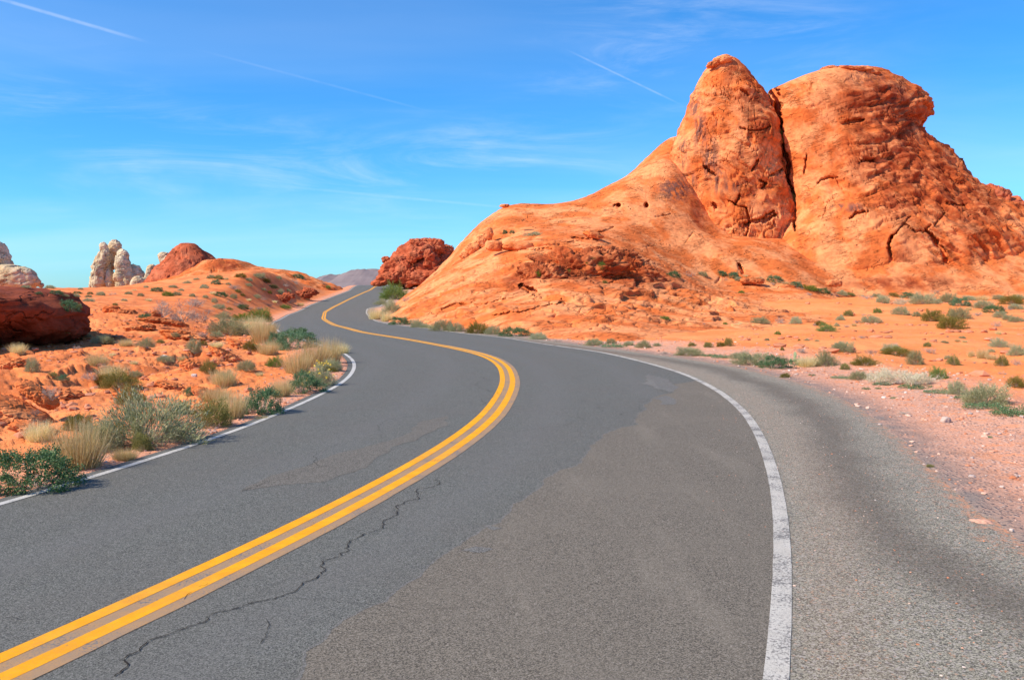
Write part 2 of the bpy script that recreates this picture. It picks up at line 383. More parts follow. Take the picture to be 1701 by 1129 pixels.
SHADE_RED = sandstone('shaded_red_sandstone', (0.20, 0.042, 0.02), (0.09, 0.02, 0.012), (0.30, 0.07, 0.032))  # darkened red sandstone: the overhanging rock's shade is put into its colour
DEEP = sandstone('deep_red_sandstone', (0.48, 0.11, 0.045), (0.24, 0.05, 0.025), (0.58, 0.17, 0.08))
BEIGE = sandstone('pale_sandstone', (0.58, 0.43, 0.25), (0.28, 0.20, 0.14), (0.72, 0.60, 0.42), fine=0.6)

# ground material: orange sand, rock crust on the left, pebbly gravel by the road
m, k = material('desert_ground', 0.95)
out_a, lat_a = k.attr('out'), k.attr('lat')
n1 = k.noise(k.pos, 0.25, 4, 0.6); n2 = k.noise(k.pos, 2.4, 5, 0.65); n3 = k.noise(k.pos, 14, 4, 0.65)
c = k.mix(k.ramp(n1, 0.35, 0.65), (0.80, 0.225, 0.062), (0.86, 0.29, 0.10))
c = k.mix(k.ramp(n2, 0.55, 0.75, 0, .45), c, (0.46, 0.12, 0.045))
c = k.mix(k.ramp(n3, 0.50, 0.72, 0, .35), c, (0.82, 0.37, 0.2))
c = k.mix(k.math('MULTIPLY', k.ramp(lat_a, -4.5, -8), k.ramp(k.noise(k.pos, 0.6, 5, .65), .40, .62, 0, .65)), c, (0.55, 0.13, 0.04))
pv = k.voro(k.pos, 26, out='Distance'); pc = k.voro(k.pos, 26, out='Color')
sp = k.n.new('ShaderNodeSeparateColor'); k.set(sp.inputs[0], pc)
peb = k.mix(sp.outputs[0], (0.62, 0.30, 0.19), (0.66, 0.50, 0.42)); peb = k.mix(k.ramp(sp.outputs[1], .6, .62), peb, (0.34, 0.2, 0.16))
gz_ = k.math('MAXIMUM', k.math('MULTIPLY', k.ramp(out_a, 4.2, 1.6), k.ramp(lat_a, -1, 1)), k.math('MULTIPLY', k.ramp(out_a, 1.5, 0.5), 0.8))
gz_ = k.math('MULTIPLY', gz_, k.ramp(n2, 0.30, 0.55, .35, 1))
pmask = k.math('MULTIPLY', k.ramp(pv, 0.62, 0.40), k.math('MULTIPLY', gz_, k.ramp(sp.outputs[2], .35, .5)))
c = k.mix(gz_, c, k.mix(n3, (0.58, 0.27, 0.17), (0.74, 0.40, 0.27)))
c = k.mix(pmask, c, peb)
# asphalt crumbs and grey grit beside the seal
grit = k.math('MULTIPLY', k.ramp(k.math('ADD', out_a, k.math('MULTIPLY', k.math('SUBTRACT', n2, 0.5), 1.6)), 0.9, -0.1), k.ramp(lat_a, -1, 1))
gc = k.mix(k.noise(k.pos, 90, 2, .7), (0.11, 0.085, 0.075), (0.40, 0.31, 0.26))
c = k.mix(grit, c, gc)
k.set(k.bsdf.inputs['Base Color'], c)
h = k.math('ADD', k.math('MULTIPLY', n3, 0.5), k.math('MULTIPLY', k.noise(k.pos, 60, 4, .7), 0.22))
h = k.math('ADD', h, k.math('MULTIPLY', k.math('MULTIPLY', pmask, k.math('SUBTRACT', 0.6, pv)), 1.2))
k.set(k.bsdf.inputs['Normal'], k.bump(h, 0.8, 0.06))
GROUND = m
ground = tag(link('ground', ground_me, GROUND), kind='structure')

# ------------------------------------------------------------------ road, lines, patches, cracks
def strip(lo, hi, dz, ncol=2, i0=0, i1=None, step=1, wob=0.0, seed=0):
    idx = np.arange(i0, len(CL) if i1 is None else i1, step); n = len(idx)
    lo = np.broadcast_to(lo, (len(CL),))[idx]; hi = np.broadcast_to(hi, (len(CL),))[idx]
    if wob:
        lo = lo + wob * vnoise(np.c_[SA[idx] * 3.1, idx * 0, idx * 0 + .5], seed); hi = hi + wob * vnoise(np.c_[SA[idx] * 3.1, idx * 0 + 5, idx * 0 + .5], seed)
    t = np.linspace(0, 1, ncol)[None]; off = lo[:, None] * (1 - t) + hi[:, None] * t
    X = CL[idx, 0][:, None] + N[idx, 0][:, None] * off; Yy = CL[idx, 1][:, None] + N[idx, 1][:, None] * off
    Z = zroad(Yy) + dz
    V = np.c_[X.ravel(), Yy.ravel(), Z.ravel()]
    return V, grid_faces(n, ncol)[:, ::-1], off.ravel(), np.repeat(SA[idx], ncol), np.repeat(WO[idx], ncol)
V, F, off, sv, wo = strip(-WL - 0.16, WO + 1.1, 0.0, 40, 0, None, 1)
edge = off - wo
V[:, 2] += -0.10 * S((edge + 0.1) / 1.1) - np.where(off < 0, 0.0, 0)        # sinks under the gravel at its ragged right edge
road_me = mesh_np('road', V, F, True, {'lat': ('POINT', off), 'along': ('POINT', sv), 'edge': ('POINT', edge), 'rlat': ('POINT', off - np.repeat(WR, 40))})
def asphalt_nodes(k, tint=None):
    sp1 = k.voro(k.pos, 165, out='Color'); s1 = k.n.new('ShaderNodeSeparateColor'); k.set(s1.inputs[0], sp1)
    sp2 = k.noise(k.pos, 190, 3, 0.8)
    big = k.noise(k.pos, 0.7, 4, 0.6); mid = k.noise(k.pos, 6, 4, 0.6)
    f = k.math('ADD', k.math('MULTIPLY', s1.outputs[0], 0.55), k.math('MULTIPLY', sp2, 0.45))
    return s1, sp2, big, mid, f
m, k = material('asphalt', 0.85)
s1, sp2, big, mid, f = asphalt_nodes(k)
lat_a, rl, ed, al = k.attr('lat'), k.attr('rlat'), k.attr('edge'), k.attr('along')
lane = k.mix(k.ramp(f, .22, .78), (0.060, 0.060, 0.052), (0.220, 0.216, 0.190))
lane = k.mix(k.ramp(big, 0.35, 0.7, 0, .5), lane, k.mix(f, (0.082, 0.075, 0.066), (0.20, 0.185, 0.163)))
lane = k.mix(k.ramp(mid, 0.55, 0.75, 0, .25), lane, (0.075, 0.075, 0.08))
bright = k.ramp(s1.outputs[1], 0.90, 0.97); lane = k.mix(k.math('MULTIPLY', bright, 0.32), lane, (0.42, 0.40, 0.37))
trk = k.math('ABSOLUTE', k.math('SUBTRACT', k.math('ABSOLUTE', k.math('SUBTRACT', k.math('ABSOLUTE', k.math('ADD', lat_a, k.math('MULTIPLY', big, .5))), 1.95)), 0.85))
lane = k.mix(k.ramp(trk, 0.45, 0.0, 0, .30), lane, k.mix(f, (0.11, 0.106, 0.099), (0.215, 0.208, 0.195)))
darkp = k.ramp(s1.outputs[2], 0.88, 0.95); lane = k.mix(k.math('MULTIPLY', darkp, 0.6), lane, (0.03, 0.03, 0.032))
shoulder = k.mix(k.ramp(f, .22, .78), (0.095, 0.085, 0.062), (0.44, 0.395, 0.305))
vb = k.voro(k.pos, 85, out='Color'); sb = k.n.new('ShaderNodeSeparateColor'); k.set(sb.inputs[0], vb)
shoulder = k.mix(k.ramp(sb.outputs[0], 0.8, 0.86, 0, .6), shoulder, (0.46, 0.40, 0.36))
shoulder = k.mix(k.ramp(sb.outputs[1], 0.8, 0.86, 0, .6), shoulder, (0.05, 0.046, 0.045))
shoulder = k.mix(k.ramp(sb.outputs[2], 0.95, 0.97, 0, .5), shoulder, (0.55, 0.30, 0.18))
warp = k.math('ADD', k.math('MULTIPLY', k.math('SUBTRACT', big, 0.5), 0.8), k.math('MULTIPLY', k.math('SUBTRACT', k.noise(k.pos, 22, 4, .75), 0.5), 0.9))
shoulder = k.mix(k.math('MULTIPLY', k.ramp(k.math('ABSOLUTE', k.math('ADD', k.math('ADD', ed, 0.75), warp)), 0.55, 0.0), 0.55), shoulder, (0.085, 0.065, 0.052))
shoulder = k.mix(k.math('MULTIPLY', k.ramp(k.math('ABSOLUTE', k.math('SUBTRACT', k.math('ADD', rl, warp), 0.35)), 0.5, 0.0), 0.18), shoulder, (0.34, 0.21, 0.14))
c = k.mix(k.ramp(k.math('ADD', rl, k.math('MULTIPLY', warp, 0.15)), -0.05, 0.12), lane, shoulder)
dirt = k.mix(sp2, (0.46, 0.18, 0.09), (0.68, 0.34, 0.20))
wob = k.math('ADD', k.math('MULTIPLY', k.math('SUBTRACT', mid, 0.5), 1.1), k.math('MULTIPLY', k.math('SUBTRACT', k.noise(k.pos, 30, 4, .8), 0.5), 2.2))
c = k.mix(k.ramp(k.math('ADD', ed, wob), -0.1, 0.35), c, dirt)
k.set(k.bsdf.inputs['Base Color'], c)
hh = k.math('ADD', k.math('MULTIPLY', s1.outputs[0], 0.5), k.math('MULTIPLY', sp2, 0.6))
k.set(k.bsdf.inputs['Normal'], k.bump(hh, 0.75, 0.006))
ASPHALT = m
road = tag(link('road', road_me, ASPHALT), kind='structure')

def paint(name, col, old, wear, rough=0.7):
    m, k = material(name, rough)
    s1, sp2, big, mid, f = asphalt_nodes(k)
    w = k.math('ADD', k.math('MULTIPLY', k.noise(k.pos, 55, 4, 0.75), 0.6), k.math('MULTIPLY', k.noise(k.pos, 3, 3, 0.6), 0.4))
    under = k.mix(f, (0.10, 0.095, 0.09), (0.25, 0.23, 0.21))
    c = k.mix(k.ramp(mid, .35, .7), col, old)
    c = k.mix(k.ramp(w, wear + 0.04, wear - 0.04), c, under)
    c = k.mix(k.ramp(s1.outputs[2], 0.72, 0.95, 0, .5 if wear > .4 else .18), c, under); c = k.mix(k.ramp(big, .45, .7, 0, .25), c, k.mix(.6, c, under))
    k.set(k.bsdf.inputs['Base Color'], c)
    k.set(k.bsdf.inputs['Normal'], k.bump(k.math('ADD', k.math('MULTIPLY', s1.outputs[0], .5), sp2), 0.5, 0.004))
    return m
YEL = paint('yellow_paint', (0.80, 0.32, 0.003), (0.88, 0.39, 0.006), 0.36)
GHOST = paint('old_yellow_paint', (0.42, 0.24, 0.11), (0.34, 0.22, 0.13), 0.44)
WHT = paint('white_paint', (0.56, 0.52, 0.46), (0.48, 0.44, 0.38), 0.465)
WHTL = paint('clean_white_paint', (0.52, 0.50, 0.46), (0.56, 0.53, 0.49), 0.42)
def marking(name, lo, hi, dz, mat, **kw):
    V, F, *_ = strip(lo, hi, dz, 3, **kw)
    return tag(link(name, mesh_np(name, V, F), mat), kind='structure')
marking('yellow_line', -0.155, -0.05, 0.004, YEL, wob=0.003, seed=3)
marking('yellow_line', 0.05, 0.158, 0.004, YEL, wob=0.003, seed=4)
marking('old_yellow_line', -0.051, 0.051, 0.0025, GHOST, wob=0.0, seed=5)
marking('old_yellow_line', 0.150, 0.252, 0.003, GHOST, wob=0.008, seed=6, i1=int(np.argmax(CL[:, 1] > 30)))
marking('white_edge_line', WR - 0.058, WR + 0.058, 0.004, WHT, wob=0.004, seed=7)
marking('white_edge_line', -WL - 0.04, -WL + 0.045, 0.004, WHTL, wob=0.003, seed=8)

def rgd(px, py): return np.array(hitroad(px, py))
def rough_poly(P, amp=0.12, it=5, closed=True, seed=1, world=False):
    amp = amp if closed else amp * .75; rnd = random.Random(seed); P = [np.array(p) if world else rgd(*p) for p in P]
    if closed: P.append(P[0])
    for _ in range(it):
        Q = [P[0]]
        for a, b in zip(P[:-1], P[1:]):
            d = b - a; L = np.linalg.norm(d)
            if L > 0.035: Q.append((a + b) / 2 + np.array([-d[1], d[0]]) * rnd.uniform(-amp, amp))
            Q.append(b)
        P = Q
    return P[:-1] if closed else P
import bmesh
def flat_poly(name, P, dz, mat):
    bm = bmesh.new(); vs = [bm.verts.new((p[0], p[1], float(zroad(p[1])) + dz)) for p in P]
    es = [bm.edges.new((vs[i], vs[(i + 1) % len(vs)])) for i in range(len(vs))]
    bmesh.ops.triangle_fill(bm, edges=es, use_beauty=True, use_dissolve=False, normal=(0, 0, 1))
    for f in bm.faces:
        if f.normal.z < 0: f.normal_flip()
    me = bpy.data.meshes.new(name); bm.to_mesh(me); bm.free()
    return tag(link(name, me, mat), kind='structure')
def ribbon(name, P, wfun, dz, mat, closed=False):
    P = np.array(P + ([P[0]] if closed else [])); t = np.gradient(P, axis=0); t /= np.linalg.norm(t, axis=1)[:, None] + 1e-9
    n = np.c_[-t[:, 1], t[:, 0]]; w = np.array([wfun(i / len(P)) for i in range(len(P))])[:, None]
    a, b = P - n * w, P + n * w
    V = np.stack([np.c_[a, zroad(a[:, 1]) + dz], np.c_[b, zroad(b[:, 1]) + dz]], 1).reshape(-1, 3)
    return V, grid_faces(len(P), 2)
def asphalt_var(name, lo_, hi_, bri):
    m, k = material(name, 0.85); s1, sp2, big, mid, f = asphalt_nodes(k)
    c = k.mix(k.ramp(f, .22, .78), tuple(v * .85 for v in lo_), tuple(v * 1.1 for v in hi_)); c = k.mix(k.ramp(big, .4, .7, 0, .4), c, tuple(v * 0.8 for v in hi_))
    c = k.mix(k.math('MULTIPLY', k.ramp(s1.outputs[1], .9, .97), .3), c, bri)
    c = k.mix(k.ramp(k.noise(k.scalev(k.pos, (1.6, .22, 1)), 1.3, 4, .6), .5, .7, 0, .3), c, tuple(v * 1.15 for v in hi_))
    c = k.mix(k.math('MULTIPLY', k.ramp(s1.outputs[2], .86, .94), .6), c, (.03, .028, .028))
    k.set(k.bsdf.inputs['Base Color'], c)
    k.set(k.bsdf.inputs['Normal'], k.bump(k.math('ADD', k.math('MULTIPLY', s1.outputs[0], .5), sp2), 0.7, 0.006)); return m
BROWN = asphalt_var('brown_asphalt', (0.092, 0.078, 0.060), (0.245, 0.209, 0.164), (.5, .44, .38))
LIP = asphalt_var('patch_rim', (0.10, 0.095, 0.086), (0.225, 0.212, 0.19), (.5, .46, .4))
def inner_right(i_from, i_to, off=0.0):
    return [CL[i] + N[i] * (WR[i] + off) for i in range(i_from, i_to, 6)]
# big brown resurfacing in the right lane: left border traced, right border follows the edge line
edgeP = [(1108, 640), (1120, 652), (1085, 660), (1058, 690), (1060, 705), (1010, 718), (975, 750), (900, 800), (850, 838), (830, 868), (800, 880), (745, 915), (700, 955), (640, 1000), (600, 1015), (560, 1040), (505, 1085), (497, 1129), (470, 1160)]
i_a = int(np.argmin(np.hypot(*(CL + N * WR[:, None] - rgd(1150, 625)).T))); i_b = int(np.argmax(CL[:, 1] > 0.5))
bord = rough_poly(edgeP, 0.10, 5, False, 4)
near = [np.array((-1.2, 1.8)), np.array((-1.0, 0.5))]
rim = [p for p in inner_right(i_b, i_a, 0.0)]
flat_poly('brown_asphalt_patch', bord + near + rim, 0.002, BROWN)
V, F = ribbon('r', bord[:-2], lambda t: 0.009, 0.003, LIP); tag(link('patch_rim', mesh_np('patch_rim', V, F), LIP), kind='structure')
for P_, sd_ in (([(840, 590)], 0),): pass
pa = rough_poly([(400, 815), (470, 805), (540, 800), (620, 765), (700, 725), (745, 690), (700, 700), (600, 745), (520, 770), (450, 790)], .09, 4, True, 9)
flat_poly('brown_asphalt_patch', pa, 0.002, asphalt_var('faded_brown_asphalt', (0.078, 0.07, 0.058), (0.222, 0.200, 0.168), (.5, .44, .38)))
for P_ in ([(1078, 622), (1100, 628), (1125, 645), (1110, 652), (1085, 645), (1062, 637)], [(1085, 662), (1105, 657), (1122, 665), (1120, 672), (1095, 672)], [(760, 915), (790, 908), (820, 912), (795, 920)], [(800, 872), (835, 877), (820, 882)]):
    q = rough_poly(P_, .12, 4, True, 12)
    m_ = ASPHALT
    o = flat_poly('grey_asphalt_patch', q, 0.004, LIP)
# cracks
m, k = material('crack', 1.0); k.set(k.bsdf.inputs['Base Color'], k.mix(k.noise(k.pos, 40, 3), (0.012, 0.011, 0.011), (0.05, 0.04, 0.035))); CRACK = m
VV, FF, b0 = [], [], 0
for P_, w_, amp in (([(190, 1125), (232, 1080), (290, 1052), (340, 1035), (400, 1008), (470, 990), (525, 962), (535, 935), (580, 915), (615, 885), (660, 855), (695, 830), (722, 808), (724, 795)], .0065, .28),
        ([(470, 992), (540, 994), (600, 1004), (640, 1007), (720, 1013), (860, 1018)], .0022, .2), ([(520, 950), (470, 965), (430, 985)], .0018, .25),
        ([(318, 985), (306, 996)], .002, .2), ([(345, 970), (330, 975)], .0015, .3), ([(648, 852), (655, 846)], .0015, .2), ([(520, 868), (500, 880)], .0014, .3), ([(443, 1030), (432, 1070)], .003, .15), ([(970, 697), (940, 707), (900, 712), (850, 718)], .004, .2), ([(0, 895), (60, 890), (100, 880), (150, 875)], .003, .3),
        ([(230, 840), (270, 836)], .003, .2), ([(190, 920), (240, 918)], .0025, .2), ([(0, 1030), (20, 1026), (38, 1032)], .005, .3), ([(400, 818), (440, 800), (480, 796), (540, 775), (640, 720), (700, 690)], .0035, .25),
        ([(965, 665), (972, 690), (965, 700)], .004, .3), ([(805, 625), (812, 650), (800, 672)], .005, .3), ([(1070, 662), (1062, 680), (1064, 700)], .004, .3), ([(330, 855), (380, 845), (420, 832)], .002, .3)):
    P_ = rough_poly(P_, amp, 5, False, int(P_[0][0]) + 3)
    rnd = random.Random(len(P_)); ws = [w_ * rnd.uniform(.25, 1.5) for _ in range(len(P_) + 1)]
    V, F = ribbon('c', P_, lambda t: ws[int(t * len(P_))] * .55, 0.0052, CRACK)
    VV.append(V); FF.append(F + b0); b0 += len(V)
tag(link('asphalt_cracks', mesh_np('asphalt_cracks', np.vstack(VV), np.vstack(FF)), CRACK), kind='structure')

# ------------------------------------------------------------------ rocks
SOLIDS = [(ground_me, Matrix.Identity(4))]
def finish(V, F, name, mat, parent, brown=None, stain=None, smooth=True):
    n = len(V)
    me = mesh_np(name, V, F, smooth, {'brown': ('POINT', np.zeros(n) if brown is None else brown), 'stain': ('POINT', np.zeros(n) if stain is None else stain)})
    SOLIDS.append((me, Matrix.Identity(4)))
    return link(name, me, mat, parent)
def carve(V, feats):
    """push the rock inwards along traced grooves and pockets; feats: (polyline px, half width px, depth m)"""
    px, py = proj(V); view = V - np.array([0, 0, HCAM]); view /= np.linalg.norm(view, axis=1)[:, None]
    jit = fbm(V * 1.3, 4, 44)
    for P, w, dep in feats:
        rnd = random.Random(int(P[0][0] * 7 + P[0][1])); P = [np.array(p, float) for p in P]
        if len(P) == 1:
            d = np.hypot((px - P[0][0]) * (1 + .3 * rnd.random()), py - P[0][1]); ww = w * (1 + 0.7 * jit)
        else:
            P = [P[0] * 1.25 - P[1] * .25] + P + [P[-1] * 1.25 - P[-2] * .25]
            for _ in range(3):
                Q = [P[0]]
                for a, b in zip(P[:-1], P[1:]):
                    e_ = b - a; Q += [(a + b) / 2 + np.array([-e_[1], e_[0]]) * rnd.uniform(-.11, .11), b]
                P = Q
            P = np.array(P); d, idx = seg_dist(px, py, P); n = len(P) - 1
            prof = np.array([math.sin(math.pi * (i + .5) / n) ** .6 * rnd.uniform(.55, 1.15) for i in range(n)])
            ww = w * prof[idx] * (1 + 0.7 * jit)
        V = V + view * (dep * S((ww - d) / (ww * 0.5 + .35)))[:, None]
    return V
def pxfield(V, blobs):
    px, py = proj(V); f = np.zeros(len(V))
    for x, y, rx, ry in blobs:
        f = np.maximum(f, S(1.25 - np.hypot((px - x) / rx, (py - y) / ry) ))
    return f
def rot2(P, a):
    c, s = math.cos(a), math.sin(a); return np.c_[P[:, 0] * c + P[:, 2] * s, P[:, 1], -P[:, 0] * s + P[:, 2] * c]
def ledges(V, tilt, freq, amp, seed, sharp=0.12, wp=1.0):
    """bedding: saw-tooth layers with an undercut, broken up by noise"""
    Q = rot2(V, tilt); w = fbm(V * 0.25, 3, seed) * 2.0 * wp
    q = (Q[:, 2] * freq + w + 0.35 * wp * vnoise(V * 0.9, seed + 3)); fr = q - np.floor(q)
    m = S((fbm(np.c_[Q[:, 0] * .35, Q[:, 1] * .35, Q[:, 2] * 1.2], 3, seed + 7) + 0.15) * 3)
    return amp * m * (0.5 - fr) * S(fr / sharp)
def slits(V, tilt, seed, sx=0.3, sz=1.6, thr=0.80):
    """short dark cracks that follow the bedding"""
    Q = rot2(V, tilt); r = 1 - np.abs(vnoise(np.c_[Q[:, 0] * sx, Q[:, 1] * sx, Q[:, 2] * sz] + 0.3 * vnoise(V * 1.3, seed)[:, None], seed + 1)) * 2
    gate = S((vnoise(V * 0.5, seed + 2) + 0.05) * 4)
    return S((r - thr) / (1 - thr)) * gate
def loft(rows, Yc, depth, n=2.4, name='rock', dz=0.14, nc=420, disp=None, mat=RED, parent=None, feats=None, brown=None, stain=None, lean=None, shear=0.0):
    """rock stacked from horizontal sections: rows (py, left px, right px) give its outline at distance Yc"""
    rows = sorted(rows, key=lambda q: -q[0])
    z = np.array([P3(q[1], q[0], Yc)[2] for q in rows]); xl = np.array([P3(q[1], q[0], Yc)[0] for q in rows]); xr = np.array([P3(q[2], q[0], Yc)[0] for q in rows])
    zs = np.arange(z[0], z[-1], dz); zs = np.r_[zs, z[-1]]
    L_, R_ = np.interp(zs, z, xl), np.interp(zs, z, xr)
    w = np.hanning(7); w /= w.sum(); L_ = np.convolve(np.pad(L_, 3, 'edge'), w, 'valid'); R_ = np.convolve(np.pad(R_, 3, 'edge'), w, 'valid')
    cx, a = (L_ + R_) / 2, (R_ - L_) / 2
    t = (zs - zs[0]) / (zs[-1] - zs[0])
    b = np.interp(t, np.linspace(0, 1, len(depth)), depth) * np.clip(a / a.max() * 1.3, 0.05, 1) ** 0.5
    yc = Yc + (np.interp(t, np.linspace(0, 1, len(lean)), lean) if lean else 0)
    u_ = np.linspace(0, 2 * np.pi, nc, endpoint=False); th = u_ + .55 * np.sin(u_) + np.pi / 2
    cc, ss = np.cos(th), np.sin(th)
    ex = np.sign(cc) * np.abs(cc) ** (2 / n); ey = np.sign(ss) * np.abs(ss) ** (2 / n)
    G = np.stack([cx[:, None] + a[:, None] * ex[None], np.broadcast_to(np.reshape(yc, (-1, 1)) if np.ndim(yc) else yc, (len(zs), 1)) + b[:, None] * ey[None], np.repeat(zs[:, None], nc, 1)], 2)
    if shear:
        dy_ = shear * (G[:, :, 0] - cx[:, None]); f_ = (Yc + dy_) / Yc; G[:, :, 1] += dy_; G[:, :, 0] *= f_; G[:, :, 2] = HCAM + (G[:, :, 2] - HCAM) * f_
    # cap rows
    cap = G[-1].copy(); ctr = cap.mean(0); G = np.concatenate([G, [(cap - ctr) * .6 + ctr + [0, 0, .05], (cap - ctr) * .05 + ctr + [0, 0, .08]]])
    nrm = grid_normals(G, True)
    V = G.reshape(-1, 3); Nn = nrm.reshape(-1, 3)
    ctr_ = np.array([cx.mean(), Yc, zs.mean()])
    if ((V - ctr_) * Nn).sum(1).mean() < 0: Nn = -Nn; flip = True
    else: flip = False
    if disp is not None: V = V + Nn * (disp(V, Nn) * (0.38 + 0.62 * S((zs[-1] - V[:, 2]) / (0.16 * (zs[-1] - zs[0])))))[:, None]
    if feats: V = carve(V, feats)
    F = grid_faces(G.shape[0], nc, True)
    if flip: F = F[:, ::-1]
    return finish(V, F, name, mat, parent, pxfield(V, brown) if brown else None, pxfield(V, stain) if stain else None)

form = link('sandstone_formation', None, loc=(0, 0, 0))
tag(form, 'huge orange sandstone formation with a split double summit right of the road', 'rock formation')
form.location = P3(1250, 480, 80)
KEEP = []          # children built in world space, re-parented with inverse matrix
def under(o, root):
    o.parent = root; o.matrix_parent_inverse = Matrix.Translation(root.location).inverted(); return o

# slickrock skirt: a rounded slope with its own crest
def cp(*q): return P3(*q)
sp_ = [cp(*q) for q in [
    (655, 522, 64), (690, 540, 52), (780, 553, 41.5), (850, 560, 37.5), (920, 568, 33.5), (1000, 572, 32.5), (1100, 570, 34), (1200, 552, 41), (1300, 525, 50),
    (672, 500, 68), (700, 480, 68), (745, 455, 66), (800, 452, 64), (850, 472, 57), (880, 492, 53), (800, 505, 51), (740, 500, 57), (720, 525, 53), (900, 520, 43), (1000, 505, 47), (1000, 535, 39), (1000, 480, 53), (950, 455, 58),
    (1090, 470, 60), (1100, 505, 53), (1100, 540, 42), (1200, 490, 66), (1200, 520, 52), (1200, 465, 74), (1300, 490, 70),
    (768, 438, 72), (801, 405, 76), (818, 366, 80), (840, 343, 84), (860, 400, 72), (950, 400, 68), (950, 334, 86), (1000, 318, 88), (1050, 287, 90), (1090, 262, 92), (1120, 225, 95), (1000, 370, 77), (1095, 345, 82), (1150, 400, 78), (1200, 430, 76),
    (1050, 420, 70), (900, 360, 80), (1250, 400, 81), (1300, 440, 77), (1300, 410, 82), (1200, 388, 84), (1260, 388, 85.5), (1310, 392, 86), (1165, 376, 83.5), (1145, 345, 84), (1128, 305, 85.5), (1114, 268, 87.5), (1250, 372, 90), (1200, 345, 90),
    (1400, 478, 77), (1500, 484, 77), (1600, 484, 77), (1701, 486, 78), (1400, 445, 80), (1500, 435, 80), (1600, 430, 82), (1650, 400, 85), (1701, 400, 86), (1740, 372, 90), (1650, 373, 91), (1800, 370, 90), (1850, 440, 85)]]
sp_ += [(x, y, z) for x, y, z in [(-10, 60, -1.0), (-8, 50, -1.0), (-2, 37, -1), (2, 31, -1), (6, 29, -1), (10, 31, -1), (18, 38, -.8), (22, 45, -.6), (-12, 72, -1), (-9, 85, 1.0), (-6, 92, 3.5), (2, 98, 4), (10, 102, 5), (18, 106, 6), (30, 110, 4), (50, 112, 2),
    (70, 100, 3), (0, 110, 0), (20, 120, 0), (50, 125, 0), (70, 75, .5), (60, 70, .5), (45, 68, .3), (30, 62, .2)]]
stps = TPS(sp_, 0.02)
us = np.radians(np.arange(-9.0, 41.5, 0.062)); vsY = []
y_ = 27.0
while y_ < 112: vsY.append(y_); y_ += 0.085 if y_ < 60 else 0.13 if y_ < 97 else 0.6
SY = np.repeat(np.array(vsY)[:, None], len(us), 1); SX = np.tan(us)[None] * SY
SZ = stps(SX, SY).reshape(SX.shape)
G = np.stack([SX, SY, SZ], 2); Nn = grid_normals(G).reshape(-1, 3); Nn[Nn[:, 2] < 0] *= -1
V = G.reshape(-1, 3)
amp = S((V[:, 2] + 0.2) / 1.2)
apron = S((66 - V[:, 1]) / 8)
led = ledges(V, 0.16, 0.85, 0.60, 51, .08, .7) * (0.30 + 0.70 * apron) + ledges(V, -0.10, 2.2, 0.24, 57, .10, .6) * (0.3 + .7 * apron) + ledges(V, 0.22, 4.5, .10, 59, .15, .5)
sl = slits(V, 0.12, 61, .4, 3.2, .88) * 0.16 + slits(V, -0.2, 64, .6, 2.0, .90) * 0.14 + slits(V, 0.25, 67, .9, 5.0, .88) * .08
d = fbm(V * 0.16, 3, 40) * 0.50 + fbm(V * 0.6, 4, 42) * 0.08 + fbm(V * 2.5, 3, 43) * 0.025 + led * 0.7 - sl
calm = 1 - .6 * S((V[:, 1] - 62) / 10)
d = fbm(V * 0.16, 3, 40) * 0.50 + (d - fbm(V * 0.16, 3, 40) * 0.50) * calm
V = V + Nn * (d * (0.25 + 0.75 * amp))[:, None]
hole = lambda x, y, w, dd: ([(x, y)], w, dd)
V = carve(V, [hole(1021, 341, 3, .9), hole(1027, 341, 5, 1.4), hole(1074, 341, 5, 1.4), ([(865, 474), (880, 482), (890, 486)], 6.5, 1.6), ([(930, 503), (938, 505)], 3, .6),
    ([(955, 395), (978, 398), (990, 390)], 4.5, .8), ([(945, 402), (960, 400)], 2.5, .4), ([(990, 388), (1015, 379)], 2.5, .4),
    ([(835, 417), (880, 416), (930, 414)], 2.2, .35), ([(834, 402), (834, 416)], 2.0, .4), ([(857, 404), (860, 416)], 1.6, .3), ([(738, 512), (780, 505), (830, 498)], 2.0, .35), ([(825, 522), (870, 517), (925, 506)], 2.4, .35),
    ([(1195, 462), (1190, 470)], 3, .4), ([(1228, 440), (1234, 452)], 5, 1.1), ([(1090, 360), (1112, 356)], 1.8, .3), ([(1150, 388), (1140, 402)], 1.8, .35), ([(1015, 470), (1035, 462)], 3, .5)])
bl = pxfield(V, [(980, 450, 95, 34), (1060, 460, 60, 25), (1500, 470, 120, 14), (860, 470, 30, 20)])
o = finish(V, grid_faces(len(vsY), len(us)), 'slickrock_slope', RED, None, bl, pxfield(V, [(1120, 315, 35, 25), (1155, 300, 30, 30)])); under(o, form)

def disp_fin(V, Nn):
    side = np.abs(Nn[:, 0])
    d = fbm(V * 0.18, 3, 80) * 0.9 + fbm(V * 0.55, 4, 81) * 0.22 + fbm(V * 2.2, 4, 82) * 0.05
    low = S((12 - V[:, 2]) / 8)
    d -= 0.30 * low * S((np.abs(vnoise(V * .45, 84)) - .0) * -14 + 1) + .25 * low * S((vnoise(V * .9, 86) - .28) * 5)
    d -= .30 * S((vnoise(V * np.array([1.1, 1.1, .8]), 89) - .42) * 8) * S((vnoise(V * .25, 79) + .1) * 5) * S((15 - V[:, 2]) / 6)
    d += ledges(V, -0.25, 0.7, 0.30, 85) - slits(V, -.3, 87, .8, 1.9, .88) * .20 - slits(V, 1.2, 88, .35, 1.4, .88) * .18
    return d
fin_rows = [(97, 1194, 1211), (103, 1184, 1222), (112, 1176, 1233), (130, 1166, 1250), (160, 1152, 1272), (200, 1138, 1286), (245, 1114, 1298), (280, 1108, 1306), (320, 1112, 1314), (365, 1122, 1323), (400, 1134, 1326), (480, 1150, 1326), (510, 1155, 1326)]
